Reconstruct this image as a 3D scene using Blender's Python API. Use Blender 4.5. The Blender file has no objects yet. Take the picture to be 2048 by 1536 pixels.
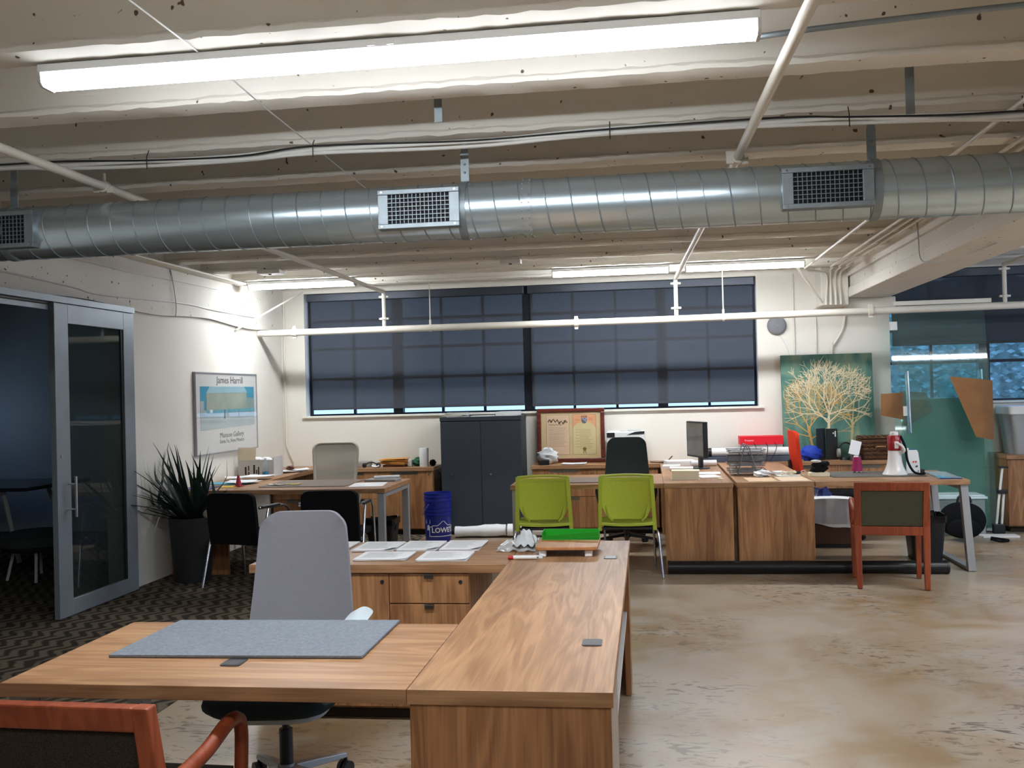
import bpy, math, random
from mathutils import Matrix, Vector
PI = math.pi
R = math.radians
scn = bpy.context.scene
COL = scn.collection
random.seed(7)

# ------------------------------------------------------------------ camera
def camera(yaw, pitch, roll, height, lens):
    cy, sy, cp, sp = math.cos(yaw), math.sin(yaw), math.cos(pitch), math.sin(pitch)
    f = Vector((-sy*cp, cy*cp, sp)); r = Vector((cy, sy, 0)); u = r.cross(f)
    r2 = math.cos(roll)*r + math.sin(roll)*u
    u2 = -math.sin(roll)*r + math.cos(roll)*u
    cd = bpy.data.cameras.new('camera'); cd.lens = lens; cd.sensor_width = 36; cd.sensor_fit = 'HORIZONTAL'
    cd.clip_end = 300
    c = bpy.data.objects.new('camera', cd); COL.objects.link(c)
    m = Matrix((r2, u2, -f)).transposed().to_4x4(); m.translation = (0, 0, height)
    c.matrix_world = m
    scn.camera = c
camera(0.136288, 0.0088738, -0.025744, 1.53, 1960/2048*36)

# ------------------------------------------------------------------ world, exposure
scn.view_settings.view_transform = 'Standard'
scn.view_settings.look = 'None'
scn.view_settings.gamma = 1
scn.view_settings.use_curve_mapping = False
scn.view_settings.exposure = 2.5
cy_ = scn.cycles
cy_.max_bounces = 7; cy_.diffuse_bounces = 4; cy_.glossy_bounces = 3; cy_.transmission_bounces = 3; cy_.transparent_max_bounces = 10
cy_.caustics_reflective = False; cy_.caustics_refractive = False; cy_.sample_clamp_indirect = 6.0
cy_.use_adaptive_sampling = True; cy_.adaptive_threshold = 0.02; cy_.use_denoising = True
wd = bpy.data.worlds.new('dusk_sky'); scn.world = wd; wd.use_nodes = True
_n = wd.node_tree.nodes; _l = wd.node_tree.links; _n.clear()
_o = _n.new('ShaderNodeOutputWorld'); _b = _n.new('ShaderNodeBackground')
_tc = _n.new('ShaderNodeTexCoord'); _sx = _n.new('ShaderNodeSeparateXYZ'); _cr = _n.new('ShaderNodeValToRGB')
_l.new(_tc.outputs['Generated'], _sx.inputs[0]); _l.new(_sx.outputs['Z'], _cr.inputs[0])
_cr.color_ramp.elements[0].position = 0.0; _cr.color_ramp.elements[0].color = (0.30, 0.52, 0.90, 1)
_cr.color_ramp.elements[1].position = 0.6; _cr.color_ramp.elements[1].color = (0.10, 0.28, 0.70, 1)
_l.new(_cr.outputs[0], _b.inputs['Color']); _b.inputs['Strength'].default_value = 0.42
_l.new(_b.outputs[0], _o.inputs['Surface'])
TUBE = 18.0          # radiance of the lit lamp lenses (bottom face)

# ------------------------------------------------------------------ materials
def lin(c):
    return tuple(((v/255)/12.92 if v/255 <= 0.04045 else ((v/255+0.055)/1.055)**2.4) for v in c)
MATS = {}
def _new(name):
    m = bpy.data.materials.new(name); m.use_nodes = True
    nt = m.node_tree; b = nt.nodes['Principled BSDF']
    MATS[name] = m
    return m, nt, b
def mat(name, rgb, rough=0.5, metal=0.0, var=0.08, scale=6.0, bump=0.0, bscale=120.0, stretch=(1, 1, 1), spec=0.5, trans=0.0, ior=1.45, sheen=0.0, coat=0.0, alpha=1.0, rvar=0.0):
    if name in MATS: return MATS[name]
    m, nt, b = _new(name); n = nt.nodes; l = nt.links
    tc = n.new('ShaderNodeTexCoord'); mp = n.new('ShaderNodeMapping'); mp.inputs['Scale'].default_value = stretch
    l.new(tc.outputs['Object'], mp.inputs['Vector'])
    nz = n.new('ShaderNodeTexNoise'); nz.inputs['Scale'].default_value = scale; nz.inputs['Detail'].default_value = 5
    l.new(mp.outputs[0], nz.inputs['Vector'])
    cr = n.new('ShaderNodeValToRGB'); c = lin(rgb)
    cr.color_ramp.elements[0].position = 0.3; cr.color_ramp.elements[0].color = tuple(v*(1-var) for v in c)+(1,)
    cr.color_ramp.elements[1].position = 0.7; cr.color_ramp.elements[1].color = tuple(min(1, v*(1+var)) for v in c)+(1,)
    l.new(nz.outputs['Fac'], cr.inputs[0]); l.new(cr.outputs[0], b.inputs['Base Color'])
    b.inputs['Roughness'].default_value = rough; b.inputs['Metallic'].default_value = metal
    b.inputs['Specular IOR Level'].default_value = spec; b.inputs['IOR'].default_value = ior
    b.inputs['Transmission Weight'].default_value = trans; b.inputs['Sheen Weight'].default_value = sheen
    b.inputs['Coat Weight'].default_value = coat; b.inputs['Alpha'].default_value = alpha
    if rvar:
        mr = n.new('ShaderNodeMapRange'); mr.inputs['To Min'].default_value = max(0.02, rough-rvar); mr.inputs['To Max'].default_value = rough+rvar
        l.new(nz.outputs['Fac'], mr.inputs['Value']); l.new(mr.outputs[0], b.inputs['Roughness'])
    if bump:
        n2 = n.new('ShaderNodeTexNoise'); n2.inputs['Scale'].default_value = bscale; n2.inputs['Detail'].default_value = 4
        l.new(mp.outputs[0], n2.inputs['Vector'])
        bp = n.new('ShaderNodeBump'); bp.inputs['Strength'].default_value = bump; bp.inputs['Distance'].default_value = 0.01
        l.new(n2.outputs['Fac'], bp.inputs['Height']); l.new(bp.outputs[0], b.inputs['Normal'])
    return m
def wood(name, light, dark, axis, rough=0.42, fine=1.0):
    m, nt, b = _new(name); n = nt.nodes; l = nt.links
    tc = n.new('ShaderNodeTexCoord'); mp = n.new('ShaderNodeMapping')
    s = [9.0, 9.0, 9.0]; s[axis] = 0.85
    mp.inputs['Scale'].default_value = s
    l.new(tc.outputs['Object'], mp.inputs['Vector'])
    n1 = n.new('ShaderNodeTexNoise'); n1.inputs['Scale'].default_value = 1.0; n1.inputs['Detail'].default_value = 3; n1.inputs['Distortion'].default_value = 0.6
    l.new(mp.outputs[0], n1.inputs['Vector'])
    # rings: sine of the smooth noise gives cathedral figure
    mu = n.new('ShaderNodeMath'); mu.operation = 'MULTIPLY'; mu.inputs[1].default_value = 38.0
    l.new(n1.outputs['Fac'], mu.inputs[0])
    sn = n.new('ShaderNodeMath'); sn.operation = 'SINE'; l.new(mu.outputs[0], sn.inputs[0])
    mp2 = n.new('ShaderNodeMapping'); s2 = [150.0, 150.0, 150.0]; s2[axis] = 4.0
    mp2.inputs['Scale'].default_value = s2; l.new(tc.outputs['Object'], mp2.inputs['Vector'])
    n2 = n.new('ShaderNodeTexNoise'); n2.inputs['Scale'].default_value = 1.0; n2.inputs['Detail'].default_value = 3
    l.new(mp2.outputs[0], n2.inputs['Vector'])
    n3 = n.new('ShaderNodeTexNoise'); n3.inputs['Scale'].default_value = 0.55; n3.inputs['Detail'].default_value = 2
    l.new(mp.outputs[0], n3.inputs['Vector'])
    a1 = n.new('ShaderNodeMath'); a1.operation = 'MULTIPLY_ADD'; a1.inputs[1].default_value = 0.10; a1.inputs[2].default_value = 0.0
    l.new(sn.outputs[0], a1.inputs[0])
    a2 = n.new('ShaderNodeMath'); a2.operation = 'MULTIPLY_ADD'; a2.inputs[1].default_value = 0.42*fine; l.new(n2.outputs['Fac'], a2.inputs[0]); l.new(a1.outputs[0], a2.inputs[2])
    a3 = n.new('ShaderNodeMath'); a3.operation = 'MULTIPLY_ADD'; a3.inputs[1].default_value = 0.75; l.new(n3.outputs['Fac'], a3.inputs[0]); l.new(a2.outputs[0], a3.inputs[2])
    cr = n.new('ShaderNodeValToRGB')
    cr.color_ramp.elements[0].position = 0.42; cr.color_ramp.elements[0].color = lin(dark)+(1,)
    cr.color_ramp.elements[1].position = 0.82; cr.color_ramp.elements[1].color = lin(light)+(1,)
    l.new(a3.outputs[0], cr.inputs[0]); l.new(cr.outputs[0], b.inputs['Base Color'])
    b.inputs['Roughness'].default_value = rough
    return m
def emit(name, rgb, strength):
    m, nt, b = _new(name)
    b.inputs['Base Color'].default_value = lin(rgb)+(1,); b.inputs['Emission Color'].default_value = lin(rgb)+(1,); b.inputs['Emission Strength'].default_value = strength
    return m
def glassy(name, tint, fac_clear, rough=0.03):
    # thin pane: tinted see-through plus a mirror layer by Fresnel
    m, nt, b = _new(name); n = nt.nodes; l = nt.links; out = n['Material Output']; n.remove(b)
    t = n.new('ShaderNodeBsdfTransparent'); t.inputs[0].default_value = tuple(tint)+(1,)
    g = n.new('ShaderNodeBsdfGlossy'); g.inputs['Roughness'].default_value = rough; g.inputs['Color'].default_value = (0.95, 1, 0.98, 1)
    d = n.new('ShaderNodeBsdfDiffuse'); d.inputs['Color'].default_value = tuple(v*0.7 for v in tint)+(1,)
    nz = n.new('ShaderNodeTexNoise'); nz.inputs['Scale'].default_value = 3
    mr = n.new('ShaderNodeMapRange'); mr.inputs['To Min'].default_value = 1-fac_clear; mr.inputs['To Max'].default_value = (1-fac_clear)*1.3
    l.new(nz.outputs['Fac'], mr.inputs['Value'])
    m1 = n.new('ShaderNodeMixShader'); l.new(mr.outputs[0], m1.inputs[0]); l.new(t.outputs[0], m1.inputs[1]); l.new(d.outputs[0], m1.inputs[2])
    fr = n.new('ShaderNodeFresnel'); fr.inputs['IOR'].default_value = 1.5
    # the leaving face of a pane must not mirror from inside the glass
    ge = n.new('ShaderNodeNewGeometry'); iv = n.new('ShaderNodeMath'); iv.operation = 'SUBTRACT'; iv.inputs[0].default_value = 1.0; l.new(ge.outputs['Backfacing'], iv.inputs[1])
    mu = n.new('ShaderNodeMath'); mu.operation = 'MULTIPLY'; l.new(fr.outputs[0], mu.inputs[0]); l.new(iv.outputs[0], mu.inputs[1])
    m2 = n.new('ShaderNodeMixShader'); l.new(mu.outputs[0], m2.inputs[0]); l.new(m1.outputs[0], m2.inputs[1]); l.new(g.outputs[0], m2.inputs[2])
    l.new(m2.outputs[0], out.inputs['Surface'])
    return m
def sheer(name, rgb, openness, bscale=900):
    # woven screen cloth: diffuse threads with open holes
    m, nt, b = _new(name); n = nt.nodes; l = nt.links; out = n['Material Output']
    c = lin(rgb)
    tc = n.new('ShaderNodeTexCoord'); nz = n.new('ShaderNodeTexNoise'); nz.inputs['Scale'].default_value = 60; nz.inputs['Detail'].default_value = 6
    mp = n.new('ShaderNodeMapping'); mp.inputs['Scale'].default_value = (1, 1, 6); l.new(tc.outputs['Object'], mp.inputs[0]); l.new(mp.outputs[0], nz.inputs['Vector'])
    cr = n.new('ShaderNodeValToRGB'); cr.color_ramp.elements[0].color = tuple(v*0.8 for v in c)+(1,); cr.color_ramp.elements[1].color = tuple(v*1.2 for v in c)+(1,)
    l.new(nz.outputs['Fac'], cr.inputs[0]); l.new(cr.outputs[0], b.inputs['Base Color']); b.inputs['Roughness'].default_value = 0.8; b.inputs['Specular IOR Level'].default_value = 0.2
    t = n.new('ShaderNodeBsdfTransparent'); ms = n.new('ShaderNodeMixShader'); ms.inputs[0].default_value = openness
    l.new(b.outputs[0], ms.inputs[1]); l.new(t.outputs[0], ms.inputs[2]); l.new(ms.outputs[0], out.inputs['Surface'])
    return m

wall_p = mat('wall_paint', (233, 228, 217), 0.75, var=0.03, scale=1.2, bump=0.05, bscale=60)
def pit_concrete(name, ca, cb, th, rough_):
    m, nt, b = _new(name); n = nt.nodes; l = nt.links
    tc = n.new('ShaderNodeTexCoord'); nz = n.new('ShaderNodeTexNoise'); nz.inputs['Scale'].default_value = 2.2; nz.inputs['Detail'].default_value = 6
    l.new(tc.outputs['Object'], nz.inputs['Vector'])
    cr = n.new('ShaderNodeValToRGB'); cr.color_ramp.elements[0].color = lin(ca)+(1,); cr.color_ramp.elements[1].color = lin(cb)+(1,)
    l.new(nz.outputs['Fac'], cr.inputs[0])
    vo = n.new('ShaderNodeTexNoise'); vo.inputs['Scale'].default_value = 26; vo.inputs['Detail'].default_value = 1; l.new(tc.outputs['Object'], vo.inputs['Vector'])
    c2 = n.new('ShaderNodeValToRGB'); c2.color_ramp.elements[0].position = th; c2.color_ramp.elements[1].position = th+0.03
    c2.color_ramp.elements[0].color = (0, 0, 0, 1); c2.color_ramp.elements[1].color = (1, 1, 1, 1)
    l.new(vo.outputs['Fac'], c2.inputs[0])
    mx = n.new('ShaderNodeMixRGB'); l.new(c2.outputs[0], mx.inputs[0]); l.new(cr.outputs[0], mx.inputs[1]); mx.inputs[2].default_value = lin((96, 80, 66))+(1,)
    l.new(mx.outputs[0], b.inputs['Base Color']); b.inputs['Roughness'].default_value = 0.85
    bp = n.new('ShaderNodeBump'); bp.inputs['Strength'].default_value = rough_; bp.inputs['Distance'].default_value = 0.01; l.new(nz.outputs['Fac'], bp.inputs['Height']); l.new(bp.outputs[0], b.inputs['Normal'])
    return m
slab_m = pit_concrete('slab_concrete', (214, 208, 197), (234, 229, 219), 0.72, 0.4)
ceil_p = pit_concrete('joist_paint', (218, 213, 203), (234, 230, 221), 0.735, 0.5)
def floor_mat():
    m, nt, b = _new('polished_concrete'); n = nt.nodes; l = nt.links
    tc = n.new('ShaderNodeTexCoord')
    def nz(s, det, dist=0, st=(1, 1, 1)):
        mp = n.new('ShaderNodeMapping'); mp.inputs['Scale'].default_value = st; l.new(tc.outputs['Object'], mp.inputs[0])
        t = n.new('ShaderNodeTexNoise'); t.inputs['Scale'].default_value = s; t.inputs['Detail'].default_value = det; t.inputs['Distortion'].default_value = dist
        l.new(mp.outputs[0], t.inputs['Vector']); return t
    def ramp(src, p0, c0, p1, c1):
        r = n.new('ShaderNodeValToRGB'); r.color_ramp.elements[0].position = p0; r.color_ramp.elements[0].color = c0; r.color_ramp.elements[1].position = p1; r.color_ramp.elements[1].color = c1
        l.new(src, r.inputs[0]); return r
    big = nz(0.9, 4, 0.6); base = ramp(big.outputs['Fac'], 0.36, lin((150, 122, 88))+(1,), 0.64, lin((176, 160, 140))+(1,))
    mid = nz(3.2, 6, 1.0); mask = ramp(mid.outputs['Fac'], 0.45, (0, 0, 0, 1), 0.75, (1, 1, 1, 1))
    mx = n.new('ShaderNodeMixRGB'); l.new(mask.outputs[0], mx.inputs[0]); l.new(base.outputs[0], mx.inputs[1]); mx.inputs[2].default_value = lin((168, 158, 144))+(1,)
    sc = nz(7, 8, 2.2, (1, 2.2, 1)); reg = nz(0.75, 2, 0.3)
    m1 = ramp(sc.outputs['Fac'], 0.55, (0, 0, 0, 1), 0.62, (1, 1, 1, 1)); m2 = ramp(reg.outputs['Fac'], 0.44, (0, 0, 0, 1), 0.58, (0.85, 0.85, 0.85, 1))
    mm = n.new('ShaderNodeMath'); mm.operation = 'MULTIPLY'; l.new(m1.outputs[0], mm.inputs[0]); l.new(m2.outputs[0], mm.inputs[1])
    mx2 = n.new('ShaderNodeMixRGB'); l.new(mm.outputs[0], mx2.inputs[0]); l.new(mx.outputs[0], mx2.inputs[1]); mx2.inputs[2].default_value = lin((92, 74, 54))+(1,)
    l.new(mx2.outputs[0], b.inputs['Base Color'])
    rr = n.new('ShaderNodeMapRange'); rr.inputs['To Min'].default_value = 0.22; rr.inputs['To Max'].default_value = 0.42; l.new(mid.outputs['Fac'], rr.inputs['Value']); l.new(rr.outputs[0], b.inputs['Roughness'])
    b.inputs['Specular IOR Level'].default_value = 0.45
    return m
floor_m = floor_mat()
def carpet_mat():
    m, nt, b = _new('chevron_carpet'); n = nt.nodes; l = nt.links
    tc = n.new('ShaderNodeTexCoord'); sx = n.new('ShaderNodeSeparateXYZ'); l.new(tc.outputs['Object'], sx.inputs[0])
    nz = n.new('ShaderNodeTexNoise'); nz.inputs['Scale'].default_value = 6; nz.inputs['Detail'].default_value = 3; l.new(tc.outputs['Object'], nz.inputs['Vector'])
    def M(op, a, bb):
        t = n.new('ShaderNodeMath'); t.operation = op
        for i, v in enumerate((a, bb)):
            if isinstance(v, (int, float)): t.inputs[i].default_value = v
            else: l.new(v, t.inputs[i])
        return t.outputs[0]
    tri = M('PINGPONG', sx.outputs['Y'], 0.12)
    ph = M('ADD', M('MULTIPLY', sx.outputs['X'], 64.0), M('MULTIPLY', tri, 46.0))
    ph = M('ADD', ph, M('MULTIPLY', nz.outputs['Fac'], 7.0))
    s = M('SINE', ph, 0.0)
    cr = n.new('ShaderNodeValToRGB'); cr.color_ramp.elements[0].position = 0.30; cr.color_ramp.elements[0].color = lin((62, 54, 46))+(1,)
    cr.color_ramp.elements[1].position = 0.62; cr.color_ramp.elements[1].color = lin((114, 103, 88))+(1,)
    l.new(M('ADD', M('MULTIPLY', s, 0.35), M('MULTIPLY', nz.outputs['Fac'], 0.95)), cr.inputs[0])
    l.new(cr.outputs[0], b.inputs['Base Color']); b.inputs['Roughness'].default_value = 0.95; b.inputs['Specular IOR Level'].default_value = 0.1
    n2 = n.new('ShaderNodeTexNoise'); n2.inputs['Scale'].default_value = 400; l.new(tc.outputs['Object'], n2.inputs['Vector'])
    bp = n.new('ShaderNodeBump'); bp.inputs['Strength'].default_value = 0.6; bp.inputs['Distance'].default_value = 0.004; l.new(n2.outputs['Fac'], bp.inputs['Height']); l.new(bp.outputs[0], b.inputs['Normal'])
    return m
carpet_m = carpet_mat()
WL, WD = (184, 141, 102), (138, 98, 66)
wood_x = wood('laminate_x', WL, WD, 0); wood_y = wood('laminate_y', WL, WD, 1); wood_z = wood('laminate_z', (186, 136, 92), (134, 90, 56), 2)
cherry = wood('cherry_wood', (170, 84, 48), (130, 56, 30), 2, 0.4, 0.5)
galv = mat('galvanised_steel', (196, 212, 220), 0.27, 0.84, var=0.012, scale=3)
galv2 = mat('galvanised_trim', (146, 156, 162), 0.5, 0.7, var=0.08, scale=20)
white_pipe = mat('pipe_paint', (226, 220, 208), 0.45, var=0.04, scale=4)
white_pl = mat('white_plastic', (226, 226, 224), 0.4, var=0.02)
off_pl = mat('pale_plastic', (200, 200, 196), 0.45, var=0.03)
black_pl = mat('black_plastic', (26, 27, 29), 0.42, var=0.1)
black_fab = mat('black_fabric', (18, 19, 22), 0.9, var=0.15, scale=60, bump=0.3, bscale=500, spec=0.2)
silver = mat('silver_paint', (160, 161, 163), 0.45, 0.35, var=0.03)
chrome = mat('chrome', (200, 200, 202), 0.22, 1.0, var=0.04)
dark_metal = mat('dark_metal', (58, 60, 64), 0.4, 0.6, var=0.06)
paper = mat('paper', (236, 236, 238), 0.8, var=0.02, scale=3)
paper_y = mat('cream_paper', (226, 216, 190), 0.8, var=0.03)
ink = mat('ink', (60, 58, 60), 0.8, var=0.05)
ink_soft = mat('ink_soft', (150, 148, 150), 0.8, var=0.05)
felt = mat('grey_felt', (126, 132, 140), 0.95, var=0.14, scale=90, bump=0.4, bscale=400, spec=0.1)
mat_leather = mat('desk_pad_leather', (118, 104, 94), 0.6, var=0.05, scale=30)
tube_m = emit('lamp_lens', (241, 247, 252), TUBE*0.82)
tube_side = emit('lamp_lens_side', (240, 246, 254), TUBE*0.13)
tube_dim = emit('dim_lamp_lens', (241, 247, 252), TUBE*0.40)  # lens turned down for the unseen lamps over and behind the camera
tube_dim_side = emit('dim_lamp_lens_side', (240, 246, 254), TUBE*0.16)
tube4_m = emit('short_lamp_lens', (241, 247, 252), TUBE*1.05)
tube4_side = emit('short_lamp_lens_side', (240, 246, 254), TUBE*0.43)
clear_gl = glassy('clear_pane', (0.985, 0.99, 0.99), 0.998)
door_gl = glassy('door_pane', (0.50, 0.56, 0.54), 0.96)
green_gl = glassy('green_pane', (0.80, 0.95, 0.93), 0.95)
def pane(name, rgb, a): return glassy(name, lin(rgb), a)

# ------------------------------------------------------------------ mesh building
class MB:
    def __init__(s): s.v = []; s.f = []
    def box(s, x0, x1, y0, y1, z0, z1):
        return s.obox(((x0+x1)/2, (y0+y1)/2, (z0+z1)/2), (abs(x1-x0), abs(y1-y0), abs(z1-z0)))
    def obox(s, c, d, rot=None):
        k = len(s.v); c = Vector(c)
        for sx, sy, sz in ((-1,-1,-1),(1,-1,-1),(1,1,-1),(-1,1,-1),(-1,-1,1),(1,-1,1),(1,1,1),(-1,1,1)):
            p = Vector((sx*d[0]/2, sy*d[1]/2, sz*d[2]/2))
            if rot is not None: p = rot @ p
            s.v.append(tuple(c+p))
        for q in ((0,3,2,1),(4,5,6,7),(0,1,5,4),(1,2,6,5),(2,3,7,6),(3,0,4,7)): s.f.append(tuple(k+i for i in q))
        return s
    def tube(s, pts, r, n=8, caps=True, closed=False):
        pts = [Vector(p) for p in pts]; m = len(pts); k0 = len(s.v); up = None
        rr = r if isinstance(r, (list, tuple)) else [r]*m
        for i, p in enumerate(pts):
            if closed: t = pts[(i+1) % m]-pts[i-1]
            else: t = (pts[min(i+1, m-1)]-pts[max(i-1, 0)])
            if t.length < 1e-9: t = Vector((0, 0, 1))
            t.normalize()
            if up is None:
                up = Vector((0, 0, 1)) if abs(t.z) < 0.9 else Vector((0, 1, 0))
            a = t.cross(up)
            if a.length < 1e-6: a = t.cross(Vector((1, 0, 0)))
            a.normalize(); up = a.cross(t).normalized()
            for j in range(n):
                th = 2*PI*j/n; s.v.append(tuple(p+(a*math.cos(th)+up*math.sin(th))*rr[i]))
        segs = m if closed else m-1
        for i in range(segs):
            b0 = k0+i*n; b1 = k0+((i+1) % m)*n
            for j in range(n): s.f.append((b0+j, b0+(j+1) % n, b1+(j+1) % n, b1+j))
        if caps and not closed:
            s.f.append(tuple(k0+j for j in reversed(range(n)))); s.f.append(tuple(k0+(m-1)*n+j for j in range(n)))
        return s
    def cyl(s, a, b, r, r1=None, n=16): return s.tube([a, b], [r, r if r1 is None else r1], n)
    def lathe(s, prof, c=(0, 0, 0), n=24, a0=0, a1=2*PI):
        k0 = len(s.v); full = abs(a1-a0-2*PI) < 1e-6; cols = n if full else n+1
        for r, z in prof:
            for j in range(cols):
                th = a0+(a1-a0)*j/n; s.v.append((c[0]+r*math.cos(th), c[1]+r*math.sin(th), c[2]+z))
        for i in range(len(prof)-1):
            for j in range(n):
                j2 = (j+1) % cols; s.f.append((k0+i*cols+j, k0+i*cols+j2, k0+(i+1)*cols+j2, k0+(i+1)*cols+j))
        return s
    def grid(s, fn, nu, nv, thick=0.0, along=None):
        # fn(u,v) -> point; thick > 0 closes it into a shell
        k0 = len(s.v); P = [[Vector(fn(i/nu, j/nv)) for j in range(nv+1)] for i in range(nu+1)]
        idx = lambda i, j: k0+i*(nv+1)+j
        N = {}
        if thick:
            for i in range(nu+1):
                for j in range(nv+1):
                    du = P[min(i+1, nu)][j]-P[max(i-1, 0)][j]; dv = P[i][min(j+1, nv)]-P[i][max(j-1, 0)]
                    nn = du.cross(dv); N[i, j] = Vector(along) if along else (nn.normalized() if nn.length > 1e-9 else Vector((0, 0, 1)))
        for row in P:
            for p in row: s.v.append(tuple(p))
        for i in range(nu):
            for j in range(nv): s.f.append((idx(i, j), idx(i+1, j), idx(i+1, j+1), idx(i, j+1)))
        if thick:
            off = (nu+1)*(nv+1)
            for i in range(nu+1):
                for j in range(nv+1): s.v.append(tuple(P[i][j]-N[i, j]*thick))
            for i in range(nu):
                for j in range(nv): s.f.append((off+idx(i, j), off+idx(i, j+1), off+idx(i+1, j+1), off+idx(i+1, j)))
            ring = [(i, 0) for i in range(nu)]+[(nu, j) for j in range(nv)]+[(i, nv) for i in range(nu, 0, -1)]+[(0, j) for j in range(nv, 0, -1)]
            for q in range(len(ring)):
                a = idx(*ring[q]); b = idx(*ring[(q+1) % len(ring)]); s.f.append((b, a, a+off, b+off))
        return s
    def prism(s, poly, axis, t0, t1):
        # poly: 2d points in the plane normal to axis, extruded from t0 to t1
        k = len(s.v); m = len(poly)
        def P(p, t): return (t, p[0], p[1]) if axis == 0 else ((p[0], t, p[1]) if axis == 1 else (p[0], p[1], t))
        for t in (t0, t1):
            for p in poly: s.v.append(P(p, t))
        s.f.append(tuple(k+i for i in range(m))); s.f.append(tuple(k+m+i for i in reversed(range(m))))
        for i in range(m): j = (i+1) % m; s.f.append((k+i, k+m+i, k+m+j, k+j))
        return s
    def sphere(s, c, r, nu=12, nv=8, sc=(1, 1, 1)):
        prof = [(max(1e-4, math.sin(PI*i/nv)), -math.cos(PI*i/nv)) for i in range(nv+1)]
        k = len(s.v); s.lathe(prof, (0, 0, 0), nu)
        for i in range(k, len(s.v)):
            p = s.v[i]; s.v[i] = (c[0]+p[0]*r*sc[0], c[1]+p[1]*r*sc[1], c[2]+p[2]*r*sc[2])
        return s
    def xf(s, m):
        s.v = [tuple(m @ Vector(p)) for p in s.v]; return s
    def mesh(s, name):
        me = bpy.data.meshes.new(name); me.from_pydata(s.v, [], s.f); me.update(); return me
    def build(s, name, m, parent=None, smooth=None, bevel=0.0, sub=0, loc=None, fix=True):
        me = s.mesh(name); me.materials.append(m)
        if fix:
            import bmesh
            bm = bmesh.new(); bm.from_mesh(me); bmesh.ops.recalc_face_normals(bm, faces=bm.faces); bm.to_mesh(me); bm.free()
        o = bpy.data.objects.new(name, me); COL.objects.link(o)
        if parent: o.parent = parent
        if loc: o.location = loc
        if bevel:
            b = o.modifiers.new('bevel', 'BEVEL'); b.width = bevel; b.segments = 2; b.limit_method = 'ANGLE'
        if sub:
            q = o.modifiers.new('sub', 'SUBSURF'); q.levels = sub; q.render_levels = sub
        if smooth or sub:
            me.polygons.foreach_set('use_smooth', [True]*len(me.polygons))
            if smooth: me.set_sharp_from_angle(angle=R(smooth))
        return o
def rrect(x0, x1, y0, y1, r, n=5):
    pts = []
    for cx, cy, a in ((x1-r, y1-r, 0), (x0+r, y1-r, 90), (x0+r, y0+r, 180), (x1-r, y0+r, 270)):
        for i in range(n+1):
            t = R(a+90*i/n); pts.append((cx+r*math.cos(t), cy+r*math.sin(t)))
    return pts
def tag(o, label, cat, group=None):
    o['label'] = label; o['category'] = cat
    if group: o['group'] = group
    return o
def thing(name, label, cat, loc=(0, 0, 0), rz=0, group=None):
    o = bpy.data.objects.new(name, None); o.empty_display_size = 0.1; COL.objects.link(o)
    o.location = loc; o.rotation_euler = (0, 0, R(rz))
    return tag(o, label, cat, group)
def struct(o): o['kind'] = 'structure'; return o
def dup(root, loc, rz, label, group=None):
    r = root.copy(); COL.objects.link(r); r.location = loc; r.rotation_euler = (0, 0, R(rz)); r['label'] = label
    if group: r['group'] = group
    for ch in list(root.children):
        c = ch.copy(); COL.objects.link(c); c.parent = r
        for g in list(ch.children):
            d = g.copy(); COL.objects.link(d); d.parent = c
    return r
def text_mb(body, size, extr=0.0004, bold=0.0, sx=1.0):
    cu = bpy.data.curves.new('t', 'FONT'); cu.body = body; cu.size = size; cu.extrude = extr; cu.offset = bold; cu.align_x = 'CENTER'; cu.align_y = 'CENTER'; cu.resolution_u = 2
    o = bpy.data.objects.new('t', cu); COL.objects.link(o)
    me = bpy.data.meshes.new_from_object(o.evaluated_get(bpy.context.evaluated_depsgraph_get()))
    b = MB(); b.v = [(v.co.x*sx, v.co.y, v.co.z) for v in me.vertices]; b.f = [tuple(p.vertices) for p in me.polygons]
    bpy.data.objects.remove(o); bpy.data.curves.remove(cu); bpy.data.meshes.remove(me)
    return b
UPRIGHT = Matrix.Rotation(R(90), 4, 'X')     # text in XZ plane, readable from -Y
def jit(a): return random.uniform(-a, a)
# ================================================================== the setting
XL, XR, YB, D, ZC = -4.20, 7.50, -5.0, 10.95, 3.06
struct(MB().box(-2.42, XR, YB, D, -0.12, 0).build('floor', floor_m))
struct(MB().box(-8.5, -2.42, YB, D, -0.12, 0.004).build('floor_carpet', carpet_m))
ceiling = struct(MB().box(-8.5, XR+0.2, YB-0.2, D+0.25, ZC, ZC+0.2).build('ceiling', slab_m))
def rough_joist(y, x0, x1):
    b = MB(); n = int((x1-x0)/0.05)
    def prof(x):
        j = lambda a: a*(math.sin(x*7.3+y*5)+math.sin(x*17.1+y*3)*0.6+math.sin(x*41+y)*0.5+random.uniform(-1.8, 1.8))
        return [(y-0.045, ZC), (y-0.010, 2.778+j(0.002)), (y-0.022+j(0.0025), 2.764+j(0.0025)), (y-0.018+j(0.0025), 2.746+j(0.002)), (y+0.012, 2.740+j(0.001)),
                (y+0.105, 2.740+j(0.001)), (y+0.122+j(0.002), 2.748+j(0.002)), (y+0.165, ZC)]
    for i in range(n+1):
        x = x0+(x1-x0)*i/n
        for p in prof(x): b.v.append((x, p[0], p[1]))
    for i in range(n):
        for k in range(7):
            a = i*8+k; b.f.append((a, a+1, a+9, a+8))
    b.f.append(tuple(range(8))); b.f.append(tuple(n*8+k for k in reversed(range(8))))
    return b
for k in range(-11, 11):
    rough_joist(3.12+0.70*k+0.025*max(0, k-3), XL+0.001, XR).build('joist', ceil_p, ceiling, smooth=22)
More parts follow.
